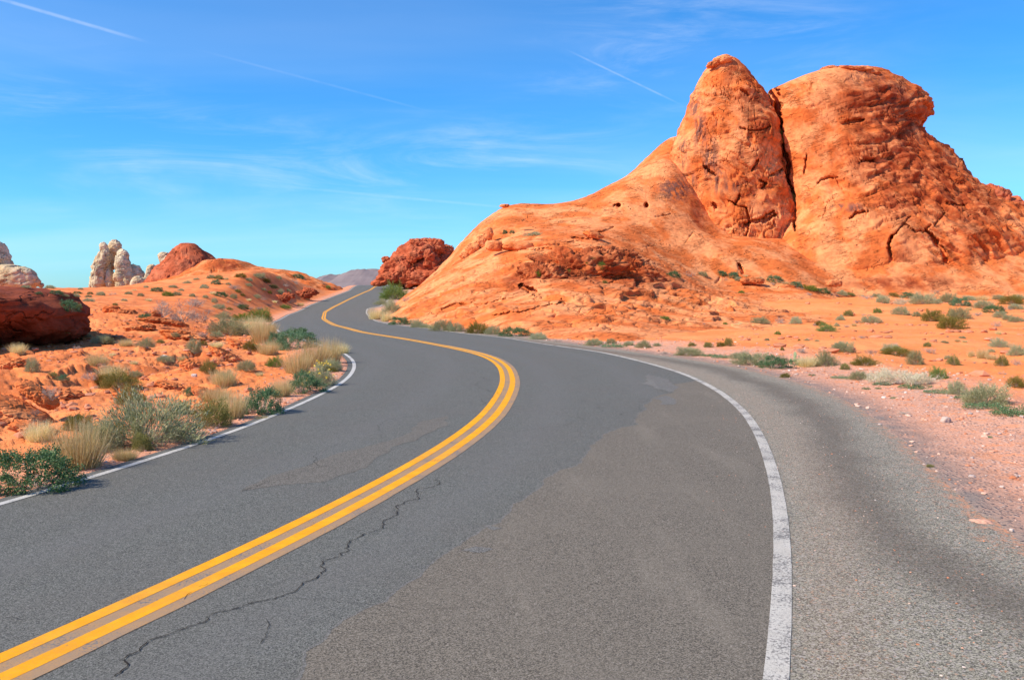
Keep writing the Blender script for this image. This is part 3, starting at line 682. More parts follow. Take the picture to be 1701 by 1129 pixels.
o = loft(fin_rows, 89.6, [5.6, 5.4, 5.0, 4.0, 2.4], 2.1, 'left_summit', 0.11, 520, disp_fin, feats=[
    ([(1240, 372), (1262, 366), (1285, 358)], 5, 1.1), ([(1265, 362), (1283, 352)], 4, .9), ([(1282, 290), (1296, 283)], 4, .8), ([(1250, 282), (1258, 268)], 4, .9), ([(1232, 213), (1252, 217), (1276, 211)], 2.6, .6), hole(1115, 247, 4.5, .9),
    ([(1172, 278), (1186, 290)], 4, .8), ([(1228, 325), (1222, 338)], 3, .6), ([(1185, 338), (1190, 345)], 4, .7), ([(1214, 335), (1240, 345), (1244, 375), (1236, 400)], 2.5, .7), ([(1262, 300), (1272, 305), (1265, 312)], 3, .8), ([(1232, 150), (1242, 158)], 4, .5)],
    stain=[(1155, 175, 12, 30), (1163, 220, 14, 45), (1180, 265, 16, 45), (1195, 300, 14, 30), (1135, 255, 12, 40), (1145, 300, 18, 18), (1215, 310, 22, 12), (1185, 205, 8, 10)],
    brown=[(1245, 170, 35, 30), (1225, 120, 30, 20), (1260, 210, 30, 20)])
under(o, form)
def disp_dome(V, Nn):
    px, py = proj(V)
    rough = S((px - 1370) / 120) * S((400 - py) / 80)
    d = fbm(V * 0.15, 3, 90) * 1.0 + fbm(V * 0.5, 4, 91) * 0.26 * (.5 + rough) + fbm(V * 2.0, 4, 92) * 0.06 * (.5 + .8 * rough)
    fl = S((px - 1490) / 70) * S((py - 212) / 30)
    d += (ledges(V, 0.28, 0.62, 0.75, 93, .10, .5) * (0.15 + 0.85 * rough) + ledges(V, 0.24, 1.7, 0.30, 96, .10, .4) * (0.12 + 0.88 * rough)) * (1 - fl)
    d += fl * (ledges(V, -0.72, 0.55, 0.8, 101, .06, .35) + ledges(V, -0.65, 1.9, 0.28, 104, .10, .35) + ledges(V, .2, 1.2, .18, 107, .1, .4))
    d -= .28 * rough * (1 - .7 * fl) * S((vnoise(V * np.array([.35, .35, .8]), 98) - .2) * 5) + .12 * rough * S(1 - np.abs(vnoise(V * .4, 100)) * 14)
    d -= slits(V, .3, 99, .5, 2.2, .87) * .22 * (.35 + rough)
    return d
dome_rows = [(117, 1366, 1448), (120, 1348, 1460), (127, 1325, 1478), (136, 1305, 1500), (147, 1279, 1518), (160, 1277, 1537), (176, 1279, 1543), (190, 1281, 1541), (205, 1283, 1529), (218, 1285, 1521), (226, 1287, 1527), (245, 1291, 1546), (280, 1296, 1587), (320, 1301, 1633), (350, 1304, 1668), (372, 1300, 1700), (400, 1275, 1740), (480, 1225, 1790), (510, 1215, 1790)]
o = loft(dome_rows, 92, [11.5, 11, 10, 8.5, 8.0, 6.5, 4.0], 2.25, 'right_summit', 0.11, 820, disp_dome, shear=0.30, feats=[([(1284, 146), (1291, 178), (1295, 218)], 10, 5.0), ([(1294, 205), (1303, 255), (1310, 305), (1319, 368)], 5, 3.0),
    ([(1482, 392), (1476, 405), (1480, 425), (1476, 450)], 4, 1.2), ([(1540, 385), (1556, 405), (1572, 430), (1572, 448)], 6, 1.2), ([(1482, 392), (1505, 372), (1520, 385), (1540, 385)], 2.2, .6), ([(1538, 382), (1565, 358)], 2.5, .6),
    ([(1358, 305), (1364, 299), (1388, 296)], 2.2, .5), ([(1388, 296), (1402, 320)], 1.3, .25), ([(1385, 330), (1370, 336)], 1.3, .25), ([(1375, 338), (1370, 355), (1360, 360)], 1.4, .3), ([(1413, 362), (1425, 354), (1440, 352)], 3, .7),
    ([(1378, 455), (1387, 457)], 4.5, .9), hole(1402, 466, 7, 1.5), ([(1545, 476), (1556, 470)], 8, 1.4), hole(1564, 474, 6, 1.4), ([(1430, 268), (1450, 266)], 3, .8), ([(1340, 262), (1336, 285)], 2.5, .5), ([(1405, 205), (1430, 200)], 5, .9), ([(1575, 338), (1600, 341)], 2.2, .7), ([(1500, 372), (1512, 360)], 2, .5)],
    brown=[(1480, 240, 90, 110), (1460, 165, 90, 50), (1550, 300, 100, 80), (1495, 320, 60, 70), (1610, 340, 90, 60), (1495, 450, 30, 40), (1520, 210, 50, 60)], stain=[(1420, 345, 20, 10), (1440, 130, 40, 14), (1480, 160, 50, 30), (1395, 345, 18, 8)])  # brown: varnish, plus shade of the right-facing flank painted into the colour
under(o, form)

def boulder(P, r, seed, blocky=0.5, n=48, lump=0.25, scl=1.0):
    """one rounded or blocky boulder as grid mesh; P centre, r radii"""
    th = np.linspace(0, 2 * np.pi, n * 2, endpoint=False); ph = np.linspace(0.02, np.pi - 0.02, n)
    A_, B_ = np.meshgrid(th, ph); D = np.stack([np.sin(B_) * np.cos(A_), np.sin(B_) * np.sin(A_), np.cos(B_)], 2).reshape(-1, 3)
    e = 1 / (np.abs(D) ** 3.2).sum(1) ** (1 / 3.2); shp = 1 + (e - 1) * blocky
    Q = D * shp[:, None]; Q2 = Q * np.array(r) / min(r) + seed * 7.7
    c1_, c2_, cid = cells(Q2 * np.array([.8, .8, 1.3]) * scl + .35 * fbm(Q2 * 1.5, 3, seed + 2)[:, None], seed)
    k_ = 1 + lump * fbm(Q2 * 0.8, 3, seed) + lump * 0.7 * (cid - .5) - lump * .16 * (1 - S(c2_ / .10)) + lump * .45 * fbm(Q2 * 1.6 * scl, 5, seed + 5, .6) - lump * .25 * S((vnoise(Q2 * np.array([1, 1, 2.2]) * scl, seed + 9) - .25) * 6)
    V = Q * k_[:, None] * np.array(r) + np.array(P)
    return V, grid_faces(n, n * 2, True)[:, ::-1]
def lumps(name, items, Y, mat, seed, label=None, cat='rock', depth=0.8, lump=0.25, blocky=0.5, n=40, parent=None, scl=1.0, brown=0.0, dark=None, group=None):
    """items: (cx, cy, rx, ry, tilt deg[, dY]) in photograph pixels, at distance Y; one mesh"""
    VV, FF, b0 = [], [], 0
    for i, it in enumerate(items):
        cx, cy, rx, ry, tl = it[:5]; dY = it[5] if len(it) > 5 else 0
        P = P3(cx, cy, Y + dY); s = (Y + dY) / FPX; r = (rx * s, depth * 0.5 * (rx + ry) * s, ry * s)
        V, F = boulder((0, 0, 0), r, seed + i, blocky, n, lump, scl)
        V = rot2(V, math.radians(tl)) + np.array(P); VV.append(V); FF.append(F + b0); b0 += len(V)
    V = np.vstack(VV)
    o = finish(V, np.vstack(FF), name, mat, None, np.full(len(V), brown))
    if label:
        c_ = P3(items[0][0], items[0][1], Y); o.data.transform(Matrix.Translation(Vector(c_)).inverted()); o.location = c_
        SOLIDS[-1] = (o.data, Matrix.Translation(Vector(c_)))
        tag(o, label, cat, group)
    if parent: under(o, parent)
    return o
# brown crumbly block set in the slope, cap stones, wedge boulder and ledge blocks: parts of the formation
lumps('crumbly_block', [(955, 455, 78, 36, 4), (1040, 458, 60, 30, 14, 1), (900, 462, 42, 26, -6, -1), (1000, 440, 60, 26, 0, 1)], 59, RED, 200, lump=.42, depth=.5, n=110, parent=form, scl=2.2, brown=0.85)
lumps('ledge_block', [(918, 421, 18, 6, -4), (905, 423, 8, 4, 0)], 62, RED, 211, lump=.3, n=30, parent=form)
lumps('ledge_block', [(985, 390, 16, 6, 14)], 70, RED, 213, lump=.35, n=30, parent=form)
lumps('ledge_block', [(1000, 414, 26, 5, 0)], 64, RED, 215, lump=.35, n=30, parent=form)
lumps('cap_stone', [(1200, 100, 15, 6, 0), (1208, 97, 8, 5, 10), (1184, 107, 11, 5, -20)], 88, RED, 221, lump=.3, n=30, parent=form)
lumps('cap_stone', [(1380, 114, 16, 4, -4), (1420, 115, 26, 4, 4), (1448, 121, 14, 5, 12)], 90, RED, 225, lump=.35, n=34, parent=form, brown=.4)
lumps('wedge_boulder', [(1525, 425, 44, 52, -12)], 83.5, RED, 230, lump=.16, depth=.45, n=100, parent=form, scl=1.6)
for i_, it_ in enumerate([(784, 414, 14, 10, -25), (800, 401, 9, 10, 0), (811, 388, 8, 11, 0), (794, 397, 3, 4, 0), (800, 394, 3, 3, 0), (772, 424, 9, 6, 0), (838, 342, 8, 3, 0)]): lumps('skyline_block', [it_], 75, RED, 240 + i_, lump=.25, n=30, parent=form)
lumps('ledge_block', [(860, 409, 26, 8, 2), (820, 408, 14, 9, 0), (908, 408, 22, 7, 0)], 67.8, RED, 250, lump=.15, n=40, parent=form, blocky=.9)
for i_, it_ in enumerate([(1385, 470, 12, 6, 0), (1240, 467, 11, 5, 0), (1257, 466, 14, 5, 0), (1310, 478, 14, 6, 10)]): lumps('base_block', [it_], 73, RED, 255 + i_, lump=.35, n=26, parent=form, brown=.5)

# free-standing rocks
lumps('crag', [(690, 440, 42, 36, 0), (655, 450, 26, 20, -20, -1), (648, 462, 26, 10, -15, -3), (700, 415, 30, 16, 0, 1), (690, 402, 10, 6, 0), (722, 408, 16, 12, 0), (735, 425, 20, 20, 20, 2), (745, 440, 18, 14, 30, 1), (665, 425, 12, 9, 0, 1), (642, 432, 8, 6, 0), (715, 450, 22, 22, 0, -2),
    (675, 455, 16, 18, 0, -3), (700, 462, 30, 12, 0, -3), (735, 455, 22, 18, 0, 1), (705, 400, 7, 5, 0), (728, 402, 9, 5, 0), (660, 438, 10, 9, 10, -2), (690, 425, 14, 9, -25, -3), (712, 430, 9, 14, 10, -3)], 132, DEEP, 300,
    'dark red blocky crag rising at the right side of the road crest', 'rock', lump=.42, n=54, scl=1.5, blocky=.6)
pin = [(167, 454, 13, 34, 7), (158, 470, 9, 18, 6), (172, 411, 7, 9, 0), (175, 432, 8, 20, 4), (191, 411, 11, 13, 0, 2), (186, 430, 7, 18, 0, 2), (204, 424, 9, 10, 0), (205, 446, 12, 26, -6), (212, 466, 12, 18, -8), (225, 460, 15, 21, -18, 3), (236, 470, 9, 13, -28, 3), (196, 461, 8, 10, 0, -3), (199, 474, 8, 8, 0, -3), (193, 482, 12, 5, 0, -4), (183, 466, 7, 20, 0), (180, 450, 5, 12, 5)]
lumps('pinnacles', pin, 170, BEIGE, 330, 'pale cream rock pinnacles clustered on the left skyline', 'rock', lump=.22, n=54, blocky=.25, scl=1.4)
lumps('rock_slab', [(228, 472, 10, 14, 20), (240, 470, 12, 8, 30, 1)], 165, BEIGE, 345, 'low cream slabs leaning at the right foot of the pale pinnacles', 'rock', lump=.2, n=30)
lumps('rock_spire', [(250, 452, 7, 14, 15), (247, 464, 8, 10, 0)], 168, BEIGE, 350, 'small slim cream spire standing alone right of the pinnacles', 'rock', lump=.2, n=30)
lumps('small_boulder', [(272, 425, 9, 7, 0), (276, 432, 12, 8, 0)], 160, BEIGE, 353, 'small cream knob perched on the left shoulder of the red dome', 'rock', lump=.25, n=30)
def small_disp(seed, s=1.0):
    return lambda V, Nn: (fbm(V * .2, 3, seed) * .8 + fbm(V * .8, 4, seed + 1) * .25 + ledges(V, .1, .7, .35, seed + 2) - slits(V, .1, seed + 4, .3, 1.2) * .3) * s
lf = loft([(404, 302, 322), (408, 296, 330), (418, 286, 340), (430, 278, 354), (445, 265, 362), (465, 250, 380), (490, 240, 390)], 150, [9, 8, 6, 3], 2.2, 'red_dome_rock', 0.2, 300, small_disp(400), mat=DEEP, brown=[(340, 440, 25, 30)])
tag(lf, 'rounded dark red dome on the left skyline right of the cream pinnacles', 'rock')
lf = loft([(430, 366, 378), (433, 350, 398), (440, 335, 420), (447, 322, 455), (455, 300, 500), (470, 270, 545), (490, 240, 580)], 128, [10, 9, 7, 4], 2.2, 'low_red_ridge', 0.15, 420, small_disp(420), mat=RED, brown=[(380, 440, 50, 14)])
tag(lf, 'long low red sandstone ridge in front of the red dome sloping down to the road', 'rock')
lumps('bluff', [(-25, 455, 48, 60, 0), (25, 462, 36, 22, 8, -3), (52, 468, 14, 10, 0, -3), (-10, 420, 20, 22, 0), (68, 474, 5, 4, 0)], 160, BEIGE, 360, 'pale orange and grey bluff cut by the left edge of the view', 'rock', lump=.2, n=60, blocky=.3)
lumps('far_rocks', [(1652, 328, 22, 18, 15), (1644, 313, 9, 7, 0), (1662, 322, 8, 8, 0), (1685, 348, 26, 14, 8), (1720, 352, 30, 16, 0), (1660, 345, 30, 20, 0), (1700, 345, 40, 10, 0, -1), (1655, 400, 45, 75, 0, 2), (1715, 410, 60, 70, 0, 2)], 150, DEEP, 370, 'small dark red rocks peeking over the right shoulder of the big formation', 'rock', lump=.35, n=40, scl=1.5)
# shadowed overhanging rock at the left edge
def disp_shade(V, Nn): return fbm(V * .5, 3, 430) * .3 + fbm(V * 1.6, 5, 431, .6) * .16 + ledges(V, .25, 2.0, .18, 433) - slits(V, .3, 435, .8, 3, .85) * .12
lf = loft([(478, -170, 6), (484, -182, 40), (492, -186, 70), (503, -188, 94), (513, -188, 106), (535, -190, 108), (560, -190, 100), (575, -190, 60), (600, -190, 45)], 27.5, [1.0, 1.5, 2.0, 2.6, 3.3, 4.2], 3.0, 'overhanging_rock', 0.04, 400, disp_shade, mat=SHADE_RED, lean=[2.4, 1.7, 1.0, .4, 0, 0])
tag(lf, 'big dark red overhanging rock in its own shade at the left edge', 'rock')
lumps('flat_rock', [(205, 520, 24, 7, 4), (185, 514, 14, 6, -4)], 38, RED, 440, 'flat undercut rock ledge with a dark hollow beneath, right of the overhanging rock', 'rock', lump=.3, n=50, brown=.5)
lumps('boulder', [(258, 524, 9, 8, 0)], 36, RED, 445, 'round red boulder in front of the grey leafless shrubs', 'rock', lump=.3, n=36, brown=.6)
lumps('ledge_rock', [(262, 532, 28, 5, 6), (290, 537, 20, 5, 10)], 34, RED, 447, 'dark thin rock ledge below the round red boulder', 'rock', lump=.35, n=44, brown=.6)

# distant grey hills
def ridge(name, pts, Y, mat):
    xs = np.linspace(pts[0][0], pts[-1][0], 260); pyv = np.interp(xs, [p[0] for p in pts], [p[1] for p in pts])
    rows = []
    for j, t in enumerate(np.linspace(0, 1, 40)):
        yy = Y - 500 + 1000 * t; prof = S(t * 2) if t < .5 else S((1 - t) * 2)
        zt = np.array([P3(a, b, Y)[2] for a, b in zip(xs, pyv)]); X = np.array([P3(a, 480, Y)[0] for a in xs])
        Pn = np.c_[X, np.full(len(X), yy), np.zeros(len(X))]
        z = -6 + (zt + 6) * prof * (1 + 0.0 * t) + fbm(Pn * .006, 5, 500, .55, True) * 14 * math.sin(math.pi * t) ** .5 * np.sin(np.linspace(0, np.pi, 260)) ** .5 * (abs(t - .5) > .04)
        rows.append(np.c_[X, Pn[:, 1], z])
    V = np.vstack(rows); return tag(link(name, mesh_np(name, V, grid_faces(40, 260)), mat), kind='structure')
m, k = material('far_hill', 1.0); k.set(k.bsdf.inputs['Base Color'], k.mix(k.noise(k.pos, 0.02, 5), (0.19, 0.145, 0.145), (0.28, 0.225, 0.22)))
ridge('hills', [(480, 484), (520, 476), (545, 462), (558, 459), (572, 463), (590, 454), (612, 450), (640, 452), (680, 462), (720, 478), (760, 484)], 2600, m)

# ------------------------------------------------------------------ ray placing
bvs = []
for me, M in SOLIDS:
    n = len(me.vertices); co = np.empty(n * 3, np.float32); me.vertices.foreach_get('co', co); co = co.reshape(-1, 3)
    if M != Matrix.Identity(4): co = co + np.array(M.translation, np.float32)
    nf = len(me.polygons); lv = np.empty(len(me.loops), np.int32); me.loops.foreach_get('vertex_index', lv); lv = lv.reshape(nf, -1)
    if me is ground_me:
        keep = (co[lv[:, 0], 1] > 2) & (co[lv[:, 0], 1] < 170); lv = lv[keep]
    bvs.append(BVHTree.FromPolygons(co.tolist(), lv.tolist()))
cam_o = Vector((0, 0, HCAM))
def place(px, py):
    r = raydir(px, py).normalized(); best = None
    for b in bvs:
        h = b.ray_cast(cam_o, r)
        if h[0] is not None and (best is None or h[3] < best[1]): best = (h[0], h[3])
    return best[0] if best else None
def ground_rock(name, items, mat, seed, label, cat='rock', **kw):
    """like lumps, but stands on the ground that the first item's foot (cx, cy + 0.6 ry) meets"""
    p = place(items[0][0], items[0][1] + .6 * items[0][3])
    o = lumps(name, items, p.y, mat, seed, label, cat, **kw)
    me, M = SOLIDS[-1]; n = len(me.vertices); co = np.empty(n * 3, np.float32); me.vertices.foreach_get('co', co); co = co.reshape(-1, 3) + np.array(M.translation, np.float32)
    lv = np.empty(len(me.loops), np.int32); me.loops.foreach_get('vertex_index', lv); bvs.append(BVHTree.FromPolygons(co.tolist(), lv.reshape(-1, 4).tolist())); return o
ground_rock('bank_rock', [(503, 490, 15, 6, 12), (492, 494, 10, 5, 8), (516, 484, 12, 5, 14)], DEEP, 450, 'crumbly dark red bank beside the climbing road on its left', lump=.45, n=50, scl=2)
ground_rock('bank_rock', [(468, 496, 12, 5, 10), (480, 491, 10, 4, 12)], DEEP, 452, 'lower crumbly dark red lump left of the bank by the climbing road', lump=.45, n=40, scl=2)
for j, (it, lab) in enumerate([([(30, 690, 66, 17, 30), (64, 655, 36, 9, 36, .4)], 'big tilted sandstone slab with slanting cracks at the left edge, above the straw grass'),
        ([(100, 655, 34, 9, 6)], 'flat cracked slab beside the sparse grey shrub'),
        ([(318, 607, 17, 9, 16)], 'broken block with a dark hollow on the bank above the dry wash'),
        ([(318, 560, 44, 5, 6), (290, 552, 22, 4, 4)], 'long thin ledge below the leafless grey shrubs'),
        ([(345, 655, 26, 8, 22)], 'crumbled block under the pale grass mound'),
        ([(232, 545, 24, 5, -4)], 'thin slab left of the long ledge below the leafless shrubs'),
        ([(375, 590, 26, 6, 28)], 'slanting slab that edges the dry wash'),
        ([(215, 660, 26, 6, 10)], 'low slab right of the mixed clump on the rocky slope'),
        ([(20, 608, 26, 8, -10)], 'dark layered ledge under the spiky grass tuft at the left edge'),
        ([(60, 715, 40, 8, 18)], 'low smooth slab under the dry tufts near the left edge'),
        ([(282, 640, 22, 6, 14)], 'small cracked ledge above the largest grey-green bush'),
        ([(135, 560, 40, 5, 4)], 'pale flat slab in front of the overhanging rock'),
        ([(402, 575, 24, 5, 25)], 'low slab beside the pale grass mass at the second bend')]):
    ground_rock('sandstone_slab', it, RED, 460 + 5 * j, lab, 'slab', lump=.30 if j else .16, n=64 if j else 120, blocky=.85, scl=1.5 if j else 1.1, depth=1.1, brown=0)
# ------------------------------------------------------------------ plants
def leafmat(name, cols, trans=0.25, rough=0.7):
    m = bpy.data.materials.new(name); m.use_nodes = True; k = NT(m.node_tree); b = m.node_tree.nodes['Principled BSDF']
    r = k.attr('rnd'); oi = k.n.new('ShaderNodeObjectInfo')
    cr = k.n.new('ShaderNodeValToRGB'); k.set(cr.inputs[0], r); e = cr.color_ramp.elements
    while len(e) < len(cols): e.new(0.5)
    for i, c in enumerate(cols): e[i].position = i / (len(cols) - 1); e[i].color = (*c, 1)
    h = k.new('ShaderNodeHueSaturation', Hue=k.math('MULTIPLY_ADD', oi.outputs['Random'], 0.03, 0.485), Saturation=k.math('MULTIPLY_ADD', oi.outputs['Random'], -0.25, 1.1), Value=k.math('MULTIPLY_ADD', oi.outputs['Random'], 0.4, 0.8), Color=cr.outputs[0])
    b.inputs['Roughness'].default_value = rough; b.inputs['Specular IOR Level'].default_value = 0.1; k.set(b.inputs['Base Color'], h.outputs[0])
    t = k.n.new('ShaderNodeBsdfTranslucent'); k.set(t.inputs[0], h.outputs[0]); mx = k.n.new('ShaderNodeMixShader'); mx.inputs[0].default_value = trans
    out = m.node_tree.nodes['Material Output']; k.l.new(b.outputs[0], mx.inputs[1]); k.l.new(t.outputs[0], mx.inputs[2]); k.l.new(mx.outputs[0], out.inputs[0]); return m
LM = {
    'sage': leafmat('sage_leaf', [(0.20, 0.20, 0.08), (0.34, 0.35, 0.17), (0.46, 0.46, 0.27), (0.56, 0.48, 0.28)]),
    'brittle': leafmat('brittlebush_leaf', [(0.05, 0.11, 0.04), (0.09, 0.18, 0.07), (0.14, 0.25, 0.11), (0.28, 0.36, 0.20)]),
    'olive': leafmat('olive_leaf', [(0.10, 0.09, 0.02), (0.20, 0.19, 0.04), (0.28, 0.25, 0.06), (0.40, 0.32, 0.10)]),
    'green': leafmat('green_leaf', [(0.07, 0.12, 0.015), (0.14, 0.22, 0.03), (0.22, 0.30, 0.05), (0.32, 0.34, 0.09)]),
    'straw': leafmat('straw_blade', [(0.50, 0.36, 0.13), (0.78, 0.60, 0.28), (0.88, 0.74, 0.44), (0.44, 0.40, 0.13)], 0.4),
    'dead': leafmat('dead_twig', [(0.20, 0.14, 0.11), (0.34, 0.26, 0.22), (0.46, 0.37, 0.31), (0.54, 0.45, 0.37)], 0.0),
    'pale': leafmat('pale_twig', [(0.38, 0.31, 0.20), (0.55, 0.47, 0.33), (0.68, 0.59, 0.44), (0.42, 0.40, 0.20)], 0.1),
    'mat': leafmat('creeping_leaf', [(0.06, 0.13, 0.04), (0.12, 0.22, 0.09), (0.18, 0.30, 0.14), (0.30, 0.38, 0.22)]),
    'flower': leafmat('yellow_flower', [(0.80, 0.50, 0.01), (0.85, 0.58, 0.02)], 0.2),
    'cactus': leafmat('cactus_pad', [(0.20, 0.24, 0.12), (0.28, 0.31, 0.17)], 0.0),
}
def ribbons(P0, P1, bend, w, seg=3, rs=None):
    """curved tapering blades from P0 to P1"""
    n = len(P0); t = np.linspace(0, 1, seg + 1); d = P1 - P0
    side = np.cross(d, rs.normal(size=(n, 3))); side /= np.linalg.norm(side, axis=1)[:, None] + 1e-9
    V = []
    for tt in t:
        c = P0 + d * tt + bend * (tt * (1 - tt) * 2)[..., None] if np.ndim(tt) else P0 + d * tt + bend * (tt * (1 - tt) * 2)
        ww = (w * (1 - 0.85 * tt))[:, None] if np.ndim(w) else w * (1 - 0.85 * tt)
        V += [c - side * ww, c + side * ww]
    V = np.stack(V, 1); m = 2 * (seg + 1)
    base = (np.arange(n) * m)[:, None, None]; s = (np.arange(seg) * 2)[None, :, None]
    F = (base + s + np.array([0, 1, 3, 2])[None, None]).reshape(-1, 4)
    return V.reshape(-1, 3), F, np.repeat(rs.rand(n), seg)
def leaves(C, D, L, w, rs):
    n = len(C); D = D / (np.linalg.norm(D, axis=1)[:, None] + 1e-9)
    side = np.cross(D, rs.normal(size=(n, 3))); side /= np.linalg.norm(side, axis=1)[:, None] + 1e-9
    L = L * rs.uniform(.6, 1.3, (n, 1)); w = w * rs.uniform(.7, 1.3, (n, 1))
    V = np.stack([C, C + D * L * .5 + side * w, C + D * L, C + D * L * .5 - side * w], 1).reshape(-1, 3)
    return V, np.arange(4 * n).reshape(n, 4), rs.rand(n)
def hemi(n, rs, up=0.0):
    a = rs.uniform(0, 2 * np.pi, n); z = rs.uniform(0.0 + up, 1, n) ; r = np.sqrt(1 - z * z)
    return np.c_[r * np.cos(a), r * np.sin(a), z]
def lumpr(D, seed): return 1 + 0.38 * vnoise(D * 1.7 + seed * 3.1, seed) + 0.24 * vnoise(D * 4.5 + seed, seed + 1)
def pack(name, parts):
    VV, FF, RR, b = [], [], [], 0
    for V, F, R in parts: VV.append(V); FF.append(F + b); RR.append(R); b += len(V)
    return mesh_np(name, np.vstack(VV), np.vstack(FF), False, {'rnd': ('FACE', np.concatenate(RR))})
def twigs_mesh(rs, seed, n=70, w=0.012, spread=1.0):
    D = hemi(n, rs, .08); P0 = np.c_[rs.normal(size=(n, 2)) * .08, np.full(n, -0.08)]; P1 = D * lumpr(D, seed)[:, None] * rs.uniform(.6, .95, (n, 1)) * spread
    return ribbons(P0, P1, rs.normal(size=(n, 3)) * .12, w, 3, rs)
def branching(rs, seed, n1=14, w=0.02):
    parts = []; D = hemi(n1, rs, .15); P0 = np.c_[rs.normal(size=(n1, 2)) * .06, np.full(n1, -.08)]; P1 = D * rs.uniform(.4, .65, (n1, 1))
    parts.append(ribbons(P0, P1, rs.normal(size=(n1, 3)) * .12, w, 3, rs)); lv = [(P0, P1)]
    for lev, (m, L, ww) in enumerate(((4, .38, .55), (4, .25, .36), (4, .15, .26))):
        A, B = lv[-1]; n = len(A) * m; t = rs.uniform(.35, 1.0, n)[:, None]; A2 = np.repeat(A, m, 0); B2 = np.repeat(B, m, 0)
        Q0 = A2 + (B2 - A2) * t; dr = (B2 - A2); dr /= np.linalg.norm(dr, axis=1)[:, None]; dr = dr + rs.normal(size=(n, 3)) * .6; dr[:, 2] = np.abs(dr[:, 2]) * .9 + .05
        dr /= np.linalg.norm(dr, axis=1)[:, None]; Q1 = Q0 + dr * L * rs.uniform(.5, 1.2, (n, 1)); parts.append(ribbons(Q0, Q1, rs.normal(size=(n, 3)) * .04, w * ww, 2, rs)); lv.append((Q0, Q1))
    return parts, lv
def make_kind(kind, seed):
    rs = np.random.RandomState(seed * 13 + len(kind)); parts = []; tw = None
    if kind in ('sage', 'olive', 'green'):
        n = {'sage': 11000, 'olive': 9500, 'green': 8000}[kind]
        nt = 260; TD = hemi(nt, rs, .03); TR = lumpr(TD, seed)[:, None]; idx = rs.randint(0, nt, n)
        f = rs.uniform(.3, 1.0, (n, 1)) ** .55
        C = TD[idx] * TR[idx] * f + rs.normal(size=(n, 3)) * .045; C[:, 2] = np.abs(C[:, 2])
        D = TD[idx] + np.array([0, 0, .7]) + rs.normal(size=(n, 3)) * .45
        Lf = {'sage': (.085, .0075), 'olive': (.10, .007), 'green': (.07, .011)}[kind]
        parts.append(leaves(C, D, Lf[0], Lf[1], rs)); tw = [twigs_mesh(rs, seed, 120, .009)]
        ns = 260; A0 = TD[rs.randint(0, nt, ns)] * .8; parts.append(ribbons(A0 * .6, A0 * rs.uniform(1.05, 1.4, (ns, 1)) + [0, 0, .08], rs.normal(size=(ns, 3)) * .05, .006, 2, rs))
    elif kind == 'brittle':
        n = 10000; nt = 190; TD = hemi(nt, rs, .02); TR = lumpr(TD, seed)[:, None]; idx = rs.randint(0, nt, n)
        f = rs.uniform(.55, 1.0, (n, 1)) ** .45; C = TD[idx] * TR[idx] * f + rs.normal(size=(n, 3)) * .055; C[:, 2] = np.abs(C[:, 2])
        parts.append(leaves(C, TD[idx] + rs.normal(size=(n, 3)) * .8, .055, .016, rs)); tw = [twigs_mesh(rs, seed, 60, .012)]
    elif kind in ('straw', 'grass'):
        n = 1500 if kind == 'straw' else 1300; a = rs.uniform(0, 2 * np.pi, n); rb = np.sqrt(rs.uniform(0, 1, n)) * .45
        P0 = np.c_[np.cos(a) * rb, np.sin(a) * rb, np.full(n, -.08)]; ln = rs.uniform(.35, 1.15, n)
        out = rs.uniform(0, .8, n) * (0.5 + rb); a2 = a + rs.normal(size=n) * .5
        P1 = P0 + np.c_[np.cos(a2) * out * ln, np.sin(a2) * out * ln, ln * (1 - .35 * out)]
        parts.append(ribbons(P0, P1, np.c_[rs.normal(size=(n, 2)) * .06, rs.uniform(0, .12, n)], .0065, 3, rs))
    elif kind in ('dead', 'pale'):
        ps, lv = branching(rs, seed, 20 if kind == 'pale' else 15, .017); parts += ps
        if kind == 'pale':
            C = lv[-1][1]; C = np.repeat(C, 2, 0) + rs.normal(size=(2 * len(C), 3)) * .03; parts.append(leaves(C, rs.normal(size=C.shape) + [0, 0, .6], .06, .007, rs))
    elif kind == 'mat':
        n = 2600; a = rs.uniform(0, 2 * np.pi, n); r = np.sqrt(rs.uniform(0, 1, n)); C = np.c_[np.cos(a) * r, np.sin(a) * r, np.zeros(n)]
        hh = np.clip(.55 + vnoise(C * 2.5 + seed, seed), 0.02, 1.2) * (1 - r ** 3); C[:, 2] = hh * rs.uniform(.2, 1, n); g = hh > .2
        C = C[g]; parts.append(leaves(C, rs.normal(size=C.shape) * .6 + [0, 0, .6], .10, .02, rs))
    me = pack(kind + '_foliage', parts)
    return me, (pack(kind + '_twigs', tw) if tw else None)
VARS = {}
for kd in ('sage', 'olive', 'green', 'brittle', 'straw', 'grass', 'dead', 'pale', 'mat'):
    VARS[kd] = []
    for sdd in range(5):
        me, tw = make_kind(kd, sdd + 1); mt = LM['straw' if kd == 'grass' else kd]
        me.materials.append(mt)
        if tw: tw.materials.append(LM['dead'])
        VARS[kd].append((me, tw))
rs = np.random.RandomState(5); D = hemi(26, rs, .45); D *= lumpr(D, 3)[:, None] * 1.1
fl = [leaves(np.repeat(D, 8, 0), rs.normal(size=(208, 3)) * [1, 1, .3], .10, .045, rs), ribbons(D * .3, D, rs.normal(size=D.shape) * .03, .008, 2, rs)]
FLOW = pack('flowers', fl[:1]); FLOW.materials.append(LM['flower'])
